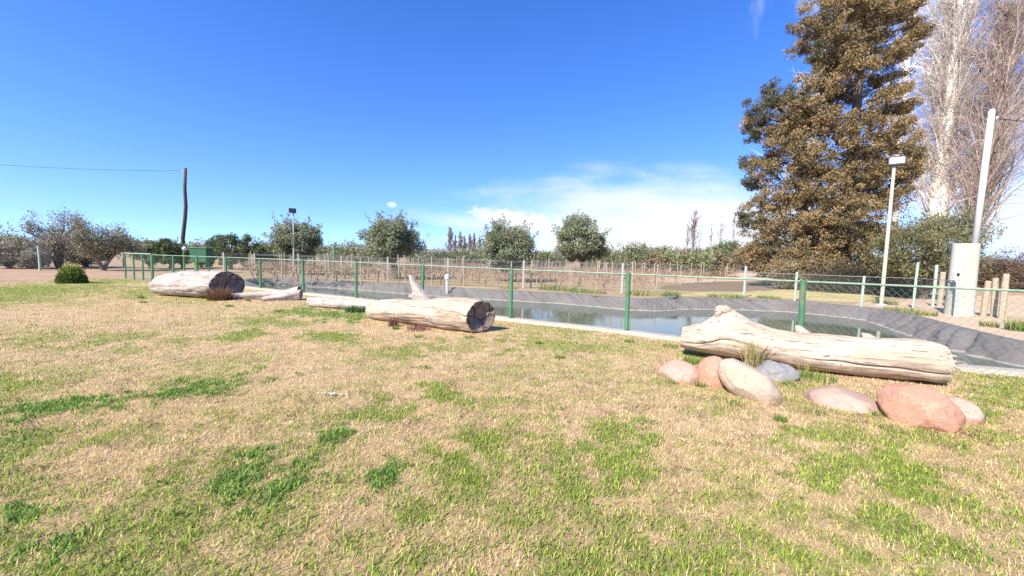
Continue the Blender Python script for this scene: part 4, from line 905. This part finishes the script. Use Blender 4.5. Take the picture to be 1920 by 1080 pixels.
# olives at the left
for i, (px, pb, tp, w, pal, lb) in enumerate([(432, 505, 436, 76, DGREEN, 'dark olive tree, left one of the close pair'), (480, 505, 452, 70, DGREEN, 'lower dark olive tree, right one of the close pair'), (322, 504, 446, 66, DGREEN, 'dark olive tree behind the wooden utility pole'), (282, 503, 450, 50, OLIVE, 'low grey olive left of the wooden utility pole'), (376, 502, 460, 60, OLIVE, 'low dark olive behind the green cabinet'), (520, 504, 462, 50, DGREEN, 'low dark bush left of the black floodlight')]):
    b, H, W = at(px, pb, tp, w); bushy('olive_tree', lb, 'tree', b, H, W, rs(160 + i), pal, 9000, .2, .15, group='olive trees at the left')
# bare grey tree at the left
def twiggy(name, label, base, H, W, rr, col, nleaf, pal, lean=0.0, nch=(6, 6, 6), lsize=.12, trunk_r=.22, group=None, maxlev=3, up=.25, ang=.75, nst=3, jit=.5):
    t = thing(name, label, 'tree', tuple(base), group); base = np.array(base, float); out = []; tips = []
    for s in range(nst):
        a = s / nst * 6.28 + rr.uniform(0, 1); grow(rr, base, np.array([math.cos(a) * .55 + lean, math.sin(a) * .55, 1.0]), H * .62, trunk_r * rr.uniform(.6, 1), 0, maxlev, out, tips, nch, up, jit, ang, .5, .55)
    allp = np.concatenate([o[0] for o in out]); sx = W / max(.1, allp[:, 0].max() - allp[:, 0].min()); sz = H / max(.1, allp[:, 2].max() - base[2]); cx = (allp[:, 0].max() + allp[:, 0].min()) / 2
    def fit(q): q = np.array(q, float).copy(); q[..., 0] = base[0] + (q[..., 0] - cx) * sx + (q[..., 2] - base[2]) / H * lean * W * .3 if False else base[0] + (q[..., 0] - base[0]) * sx; q[..., 1] = base[1] + (q[..., 1] - base[1]) * sx; q[..., 2] = base[2] + (q[..., 2] - base[2]) * sz; return q
    mt = MB(); mc = MB()
    for pts, r, lev in out: (mt if lev == 0 else mc).tube(fit(pts), np.maximum(r, .011), 7 if lev == 0 else (5 if lev == 1 else 3), False, np.array(col) * rr.uniform(.75, 1.2))
    mt.build('trunk', M_twig, t); mc.build('branches', M_twig, t)
    if nleaf:
        tp = fit(np.array(tips)); idx = rr.integers(0, len(tp), nleaf); p = tp[idx] + rr.normal(0, .20, (nleaf, 3)); k = p[:, 2] > .1; p, idx = p[k], idx[k]; leaves(rr, p, lsize, .4, clumpcols(rr, len(p), pal, len(tp), idx), 'crown', M_leaf, t)
    return t
GREYT = 1.9 * np.array([(.14, .125, .09), (.11, .10, .07), (.18, .16, .115)])
b, H, W = at(112, 502, 396, 125); twiggy('bare_tree', 'bare grey spreading tree, taller one at far left beyond the track', b, H, W, rs(201), (.17, .14, .115), 9000, GREYT, nch=(5, 5, 5), lsize=.14)
b, H, W = at(195, 507, 410, 90); twiggy('bare_tree', 'bare greenish grey tree left of the mesh gate', b, H, W, rs(202), (.2, .165, .125), 9000, [(.28, .25, .15), (.2, .19, .115)], nch=(5, 5, 5), lsize=.13, trunk_r=.14)
for i, (px, pb, tp, w, pal, lb) in enumerate([(18, 503, 446, 90, GREYT, 'grey scrub bush at the left edge of the photo'), (62, 504, 466, 50, GREYT, 'low dark scrub in front of the bare grey tree'), (-70, 503, 450, 90, GREYT, 'grey scrub just outside the left edge'), (160, 500, 450, 70, TANB, 'tan scrub between the two bare trees')]):
    if px < 0: continue
    b, H, W = at(px, pb, tp, w); bushy('scrub_bush', lb, 'shrub', b, H, W, rs(220 + i), pal, 6000, .17, .08, group='scrub at far left', gappy=.42)
# the round garden bush
def garden_bush():
    b = P(135, 531); rr = rs(230); t = thing('garden_bush', 'rounded green bush with yellow tips on the lawn edge', 'shrub', tuple(b)); n = 5200; W = .54 / 9.6 * 10
    u = rr.normal(0, 1, (n, 3)); u /= np.linalg.norm(u, axis=1)[:, None]; u[:, 2] = np.abs(u[:, 2]); k = rr.uniform(.55, 1.05, n)[:, None]
    k *= 1 + .13 * np.array([mnoise.noise(Vector(q * 4)) for q in u])[:, None]
    p = b + u * k * np.array([.46, .44, .66]); top = (p[:, 2] > .42)[:, None] & (rr.random((n, 1)) < .5)
    k2 = rr.random(n) < .35; p[k2, 2] += rr.uniform(0, .22, int(k2.sum())) * (p[k2, 2] > .35); c = np.where(top, np.array([[.42, .40, .08]]), np.array([[.13, .19, .045]])) * rr.uniform(.7, 1.3, (n, 1)); leaves(rr, p, .12, .32, c, 'crown', M_leaf, t, u + np.array([0, 0, .8]), .6)
    mb = MB()
    for i in range(14): a = rr.uniform(0, 6.28); mb.tube([b, b + np.array([math.cos(a) * .2, math.sin(a) * .2, .25]), b + np.array([math.cos(a) * .3, math.sin(a) * .3, .45])], [.02, .014, .006], 4)
    mb.build('stems', M_bark, t)
garden_bush()
# the tree line at the right, far side
BG = [(1175, 492, 62, 462, MIDG), (1215, 492, 60, 460, MIDG), (1240, 490, 50, 461, MIDG), (1262, 494, 60, 472, MIDG), (1290, 492, 70, 466, TANB), (1330, 492, 60, 462, MIDG), (1362, 494, 60, 452, DGREEN), (1395, 498, 60, 468, MIDG), (1420, 500, 70, 452, TANB), (1150, 490, 40, 476, MIDG), (1130, 492, 60, 468, MIDG), (1020, 491, 50, 474, MIDG), (860, 487, 60, 470, OLIVE), (895, 488, 56, 468, MIDG), (790, 486, 50, 474, OLIVE), (640, 483, 60, 472, OLIVE), (605, 482, 50, 466, MIDG), (660, 484, 50, 470, MIDG),
      (1440, 505, 60, 470, TANB), (1225, 500, 50, 478, TANB), (1305, 497, 60, 478, MIDG), (1350, 500, 50, 480, TANB)]
for i, (px, pb, w, tp, pal) in enumerate(BG):
    Y = 60 + (i * 37 % 26) if i < 18 else 46; b, H, W = at(px, 0, tp, w, Y)
    nm = {id(MIDG): 'mid green', id(TANB): 'brownish', id(DGREEN): 'dark green', id(OLIVE): 'grey green'}[id(pal)]
    bushy('hedge_tree', nm + ' bushy tree in the distant tree line behind the vineyard', 'tree', b, H, W * 1.25, rs(300 + i), pal, 5200, .45, .05, D=W, group=nm + ' trees of the distant tree line', gappy=.5, nclump=30)
rr0 = rs(350)
for i in range(26):                                    # the low far hedge that closes the plain
    px = -60 + i * 78 + rr0.uniform(-20, 20); Y = 95 + rr0.uniform(0, 20); b = np.array([*(PY(px, 500, Y)[:2]), 0]); H = rr0.uniform(2.8, 4.2)
    pal = [OLIVE, MIDG, TANB, GREYT][i % 4]; bushy('hedge_tree', 'low far tree closing the plain behind everything else', 'tree', b, H, 13, rr0, pal, 2600, .65, .0, D=6, group='low trees closing the plain', gappy=.45, nclump=24)
# distant bare poplars
def poplar(name, label, base, H, W, rr, col, n1, group=None, lean=0.0, tr=.22, tcol=None, vary=.3, sub=(7, 4), side=(1, 1), low=.12, minr=.012, steep=.42, limbs=0):
    base = np.array(base, float); t = thing(name, label, 'tree', tuple(base), group); top = base + np.array([lean * H, 0, H]); n = 9
    tp = [base + (top - base) * s + np.array([rr.normal(0, .012 * H * .3), rr.normal(0, .01 * H * .3), 0]) * (s > 0) for s in np.linspace(0, 1, n)]; tr_ = np.linspace(tr, .02, n)
    MB().tube(tp, tr_, 9, False, tcol if tcol is not None else np.array(col)).build('trunk', M_twig, t, True); mc = MB(); tp = np.array(tp)
    for k in range(n1):
        s = low + (.97 - low) * rr.random() ** .9; i = min(int(s * (n - 1)), n - 2); f = s * (n - 1) - i; q = tp[i] * (1 - f) + tp[i + 1] * f; a = rr.uniform(0, 6.283); a = -a if (limbs and math.sin(a) < -.2 and rr.random() < .75) else a; w = W * .5 * (side[1] if math.cos(a) > 0 else side[0])
        env = w * min(1.0, 1.35 * (1 - s) + .18); L = rr.uniform(.6, 1.1) * env / steep * .62; L = min(L * rr.uniform(.55, 1), (1.04 - s) * H + .5, 7.5)
        d_ = unit(np.array([math.cos(a) * steep * 1.5, math.sin(a) * steep, 1.0])); pts = [q]; dd = d_
        for j in range(5): dd = unit(dd + rr.normal(0, .13, 3) + np.array([0, 0, .07 * (1 - steep)])); pts.append(pts[-1] + dd * L / 5)
        pts = np.array(pts); cc = np.array(col) * rr.uniform(1 - vary, 1 + vary); r = max(.016, min(.07, L * .009)); big = k < limbs; r = r * 2.6 if big else r; cc = np.array(tcol if big else cc); mc.tube(pts, np.linspace(r, minr, 6), 4, False, cc)
        for j in range(sub[0]):
            s2 = rr.uniform(.15, 1); i2 = min(int(s2 * 5), 4); q2 = pts[i2] + (pts[i2 + 1] - pts[i2]) * (s2 * 5 - i2); d2 = unit(unit(pts[i2 + 1] - pts[i2]) + rr.normal(0, .38, 3)); l2 = L * rr.uniform(.15, .4); m2 = q2 + d2 * l2 * .5; d3 = unit(d2 + rr.normal(0, .2, 3) + np.array([0, 0, .2])); e2 = m2 + d3 * l2 * .5
            mc.tube([q2, m2, e2], [minr * 1.1, minr, minr * .7], 3, False, cc * rr.uniform(.8, 1.2))
            for j3 in range(sub[1]):
                s3 = rr.uniform(.2, 1); q3 = q2 + (e2 - q2) * s3; d4 = unit(d2 + rr.normal(0, .45, 3)); l3 = l2 * rr.uniform(.25, .6); mc.tube([q3, q3 + d4 * l3 * .5, q3 + unit(d4 + rr.normal(0, .25, 3)) * l3], [minr * .8, minr * .75, minr * .5], 3, False, cc * rr.uniform(.8, 1.25))
    mc.build('branches', M_twig, t); return t
for i, (px, tp, w) in enumerate([(843, 428, 15), (862, 436, 11), (870, 444, 10), (880, 440, 10), (888, 438, 10), (898, 446, 9), (853, 440, 8)]):
    b, H, W = at(px, 0, tp, w, 120.0); poplar('bare_poplar', 'far slim bare poplar in the row left of the broad olive', b, H, W * 1.2, rs(400 + i), (.27, .21, .19), 110, 'row of far bare poplars', sub=(5, 1), minr=.06, tr=.3, steep=.2)
for i, (px, tp, w, c, lb) in enumerate([(1297, 396, 26, (.25, .17, .15), 'tall slim brown bare poplar left of the conifer'), (1286, 424, 14, (.26, .2, .17), 'shorter bare poplar beside the tall slim brown one'), (1330, 418, 14, (.36, .31, .27), 'thin pale bare poplar, first right of the brown poplar'), (1347, 404, 20, (.40, .35, .31), 'pale forked bare poplar above the dark green tree'), (1372, 404, 18, (.42, .36, .33), 'pale bare poplar nearest the conifer'), (1178, 456, 10, (.3, .24, .22), 'tiny far bare poplar right of the tall dense olive'), (1206, 452, 10, (.3, .24, .22), 'tiny far bare poplar above the green hedge')]):
    b, H, W = at(px, 0, tp, w, 75.0); poplar('bare_poplar', lb, b, H, W * 1.25, rs(420 + i), c, 70 if i < 1 else 22, None, sub=(6, 2), minr=.02, tr=.2, steep=.24, low=.2)

# the big conifer
def conifer():
    rr = rs(500); Y = 27.0; sc = FPX / Y; base = np.array([*(PY(1572, 500, Y)[:2]), 0]); t = thing('conifer_tree', 'huge bronze green conifer towering over the right side of the pond', 'tree', tuple(base))
    def X(px, py): return PY(px, py, Y)
    top = X(1640, -60); tp = [base, X(1570, 480), X(1588, 380), X(1602, 260), X(1612, 130), X(1625, 30), top]; tp = np.array(tp)
    mb = MB(); mb.tube(tp, [.55, .45, .38, .30, .22, .13, .04], 10, False); 
    t2 = np.array([base + np.array([.3, .2, 0]), X(1592, 440), X(1625, 330), X(1655, 230), X(1672, 150)]); mb.tube(t2, [.4, .3, .22, .14, .05], 8, False)
    mb.build('trunk', M_bark, t)
    # the lobes of foliage: px, py, half width, half height (px), kind 0 bronze / 1 green grey, darkened to paint in the left side's shade
    LOB = [(1600, -30, 45, 30, 0), (1585, 12, 52, 28, 0), (1640, -5, 35, 22, 0), (1545, 52, 38, 20, 0), (1513, 70, 24, 13, 0), (1620, 48, 40, 20, 0), (1662, 44, 26, 11, 0), (1692, 26, 24, 10, 0), (1722, 12, 18, 8, 0), (1568, 98, 40, 22, 0), (1612, 100, 30, 18, 0), (1545, 122, 26, 14, 1),
     (1688, 100, 30, 13, 0), (1714, 82, 16, 9, 0), (1655, 128, 36, 15, 0), (1610, 146, 42, 18, 0), (1560, 158, 42, 20, 0), (1530, 180, 36, 18, 0), (1472, 172, 30, 22, 1), (1428, 206, 30, 24, 1), (1407, 226, 18, 15, 1), (1490, 204, 32, 18, 1), (1442, 236, 26, 16, 1), (1412, 256, 14, 12, 1),
     (1680, 178, 22, 12, 0), (1700, 205, 14, 8, 0), (1660, 196, 30, 14, 0), (1516, 226, 48, 26, 0), (1562, 248, 38, 20, 0), (1478, 256, 38, 20, 0), (1640, 256, 46, 20, 0), (1684, 250, 20, 10, 0), (1594, 288, 52, 22, 0), (1672, 288, 38, 16, 0), (1706, 300, 18, 10, 0), (1402, 306, 22, 15, 1), (1434, 296, 14, 9, 1), (1492, 290, 46, 24, 0), (1450, 330, 42, 22, 0), (1530, 320, 44, 22, 0),
     (1698, 330, 24, 14, 0), (1655, 330, 36, 18, 0), (1412, 346, 16, 10, 1), (1542, 366, 50, 24, 0), (1482, 372, 48, 24, 0), (1600, 345, 36, 20, 0), (1660, 380, 34, 20, 0), (1438, 392, 34, 20, 0), (1402, 412, 16, 12, 1), (1392, 430, 12, 8, 1), (1490, 420, 54, 26, 0), (1560, 412, 46, 24, 0), (1612, 400, 34, 20, 0), (1430, 440, 34, 18, 0), (1520, 462, 58, 26, 0), (1585, 456, 50, 26, 0), (1460, 474, 44, 22, 0), (1414, 470, 24, 14, 0), (1642, 440, 36, 24, 0), (1500, 502, 48, 18, 0), (1560, 500, 50, 20, 0), (1620, 490, 40, 20, 0)]
    lb = MB(); C = []; RR = []; KD = []; m_px = Y / FPX
    def trunk_at(z): i = np.interp(z, tp[:, 2], np.arange(len(tp))); k = min(int(i), len(tp) - 2); return tp[k] + (tp[k + 1] - tp[k]) * (i - k)
    for px, py, a, b_, kd in LOB:
        c = X(px, py); o = trunk_at(max(.6, c[2])); edge = min(1.0, abs(c[0] - o[0]) / 5.5); dm = (1.2 + 2.6 * min(1, max(0, (22 - c[2]) / 14))) * math.sqrt(max(.05, 1 - edge ** 2))
        for side in (-1, 1) if edge < .85 else (rr.choice([-1, 1]),):
            q = c + unit(np.array([base[0], base[1], 0])) * side * dm * rr.uniform(.45, 1.0) + (0 if side < 0 else 1) * np.array([rr.normal(0, .5), 0, rr.normal(0, .4)])
            L = np.linalg.norm(q - o); o2 = trunk_at(max(.5, q[2] - .30 * L - .2)); pts = np.array([o2 + (q - o2) * s_ + rr.normal(0, .03 * L, 3) * math.sin(s_ * math.pi) - np.array([0, 0, .05 * L * math.sin(s_ * math.pi)]) for s_ in np.linspace(0, 1, 7)])
            lb.tube(pts, np.linspace(max(.035, .014 * L), .02, 7), 5, False)
            ns = int(11 + a * b_ / 34); u = rr.normal(0, 1, (ns, 3)); u /= np.linalg.norm(u, axis=1)[:, None]; k = rr.random(ns) ** .4
            sc_ = np.array([a * m_px, a * m_px * .9, b_ * m_px * 1.22]); tl = .24 * np.sign(q[0] - o[0]) * (1 if c[2] > 6 else .1); pp = q + u * k[:, None] * sc_ + np.array([0, 0, 1]) * (np.abs(u[:, :1] * k[:, None]) * -.10 * a * m_px)
            pp[:, 2] += tl * (pp[:, 0] - q[0]); C.append(pp); RR.append(rr.uniform(.20, .42, ns) * (.75 + a / 120)); KD += [kd if rr.random() < .8 else 1 - kd if kd else 0] * ns
            for e in pp[:: 3]: lb.tube([pts[4], (pts[5] + e) / 2 + rr.normal(0, .08, 3), e], [.025, .018, .008], 3, False)
    lb.build('branches', M_bark, t); C = np.concatenate(C); Rr = np.concatenate(RR); KD = np.array(KD)
    per = 84; n = len(C) * per; idx = np.repeat(np.arange(len(C)), per); u = rr.normal(0, 1, (n, 3)); u /= np.linalg.norm(u, axis=1)[:, None]; k = rr.random(n) ** .45
    p = C[idx] + u * (k * Rr[idx])[:, None] * np.array([1.15, 1.15, .8])
    pal = 1.36 * np.array([(.172, .122, .052), (.215, .145, .064), (.145, .108, .050), (.25, .170, .078), (.115, .092, .045)]); gpal = 1.3 * np.array([(.085, .085, .045), (.11, .10, .05), (.075, .08, .05)])
    cc = np.where((KD == 0)[:, None], pal[rr.integers(0, 5, len(C))], gpal[rr.integers(0, 3, len(C))]); cols = (cc[idx] * .8 + pal[rr.integers(0, 5, n)] * .2 * np.where(KD == 0, 1, .6)[idx][:, None]) * rr.uniform(.65, 1.3, (n, 1))
    keep = p[:, 2] > .25
    leaves(rr, p[keep], .15, .40, cols[keep], 'crown', M_needle, t, u[keep] + np.array([0, 0, .5]), .45)
conifer()
# green shrubby tree in front of it
b, H, W = at(1735, 571, 388, 0, 19.5); W = 215 / FPX * 19.5
bushy('shrubby_tree', 'wide olive green thorny tree between the lamp pole and the concrete pillar', 'tree', b, H, W, rs(520), 1.7 * np.array([(.10, .10, .04), (.13, .125, .055), (.075, .078, .035), (.17, .15, .075)]), 30000, .14, .10, D=3.6, asp=.3, nclump=130, gappy=.28, lop=.02)
for i, (px, tp, w, Y, lb, pal) in enumerate([(1850, 478, 110, 30, 'brown bare shrub behind the concrete pillar', [(.16, .10, .07), (.20, .13, .09)]), (1925, 470, 130, 28, 'reddish brown scrub at the right edge of the photo', [(.18, .11, .075), (.23, .15, .10), (.13, .10, .06)]), (1500, 478, 120, 24.5, 'tan dry brush below the left side of the conifer', TANB), (1600, 500, 160, 22.5, 'dark low brush under the conifer', [(.10, .08, .05), (.07, .06, .04)]), (1690, 505, 150, 21.5, 'low grey brush behind the lamp pole', [(.14, .11, .08), (.09, .08, .05)])]):
    b, H, W = at(px, 0, tp, w, Y); bushy('brush', lb, 'shrub', b, H, W, rs(530 + i), pal, 12000, .14, .02, D=2.5, gappy=.42)
# the leafless poplars at the right
TW = (.53, .45, .375)
b = np.array([*(PY(1742, 500, 33.0)[:2]), 0]); poplar('bare_poplar', 'huge white trunked bare poplar beside the conifer, twigs sweeping right', b, 27.5, 13.5, rs(601), TW, 250, None, .012, .80, np.array([.74, .69, .60]), .4, (12, 4), (.5, 1.35), .14, .011, .25, 16)
b = np.array([*(PY(1818, 500, 31.0)[:2]), 0]); poplar('bare_poplar', 'brown dense bare poplar at the far right behind the white mast', b, 21, 12.5, rs(602), (.40, .31, .25), 210, None, .05, .24, np.array([.20, .15, .125]), .4, (12, 4), (.7, 1.35), .12, .011, .29)
b = np.array([*(PY(1668, 500, 36.0)[:2]), 0]); poplar('bare_poplar', 'pale bare poplar showing through the right side of the conifer', b, 27, 6, rs(603), (.62, .56, .51), 90, None, .0, .34, np.array([.66, .60, .53]), .25, (9, 3), (1, 1), .2, .013, .24, 10)
b = np.array([*(PY(1505, 500, 38.0)[:2]), 0]); poplar('bare_poplar', 'pale bare poplar top sticking out above the left conifer lobe', b, 21.5, 5, rs(604), (.62, .57, .53), 110, None, .0, .3, np.array([.58, .52, .46]), .25, (8, 3), (1, 1), .25, .013, .24)
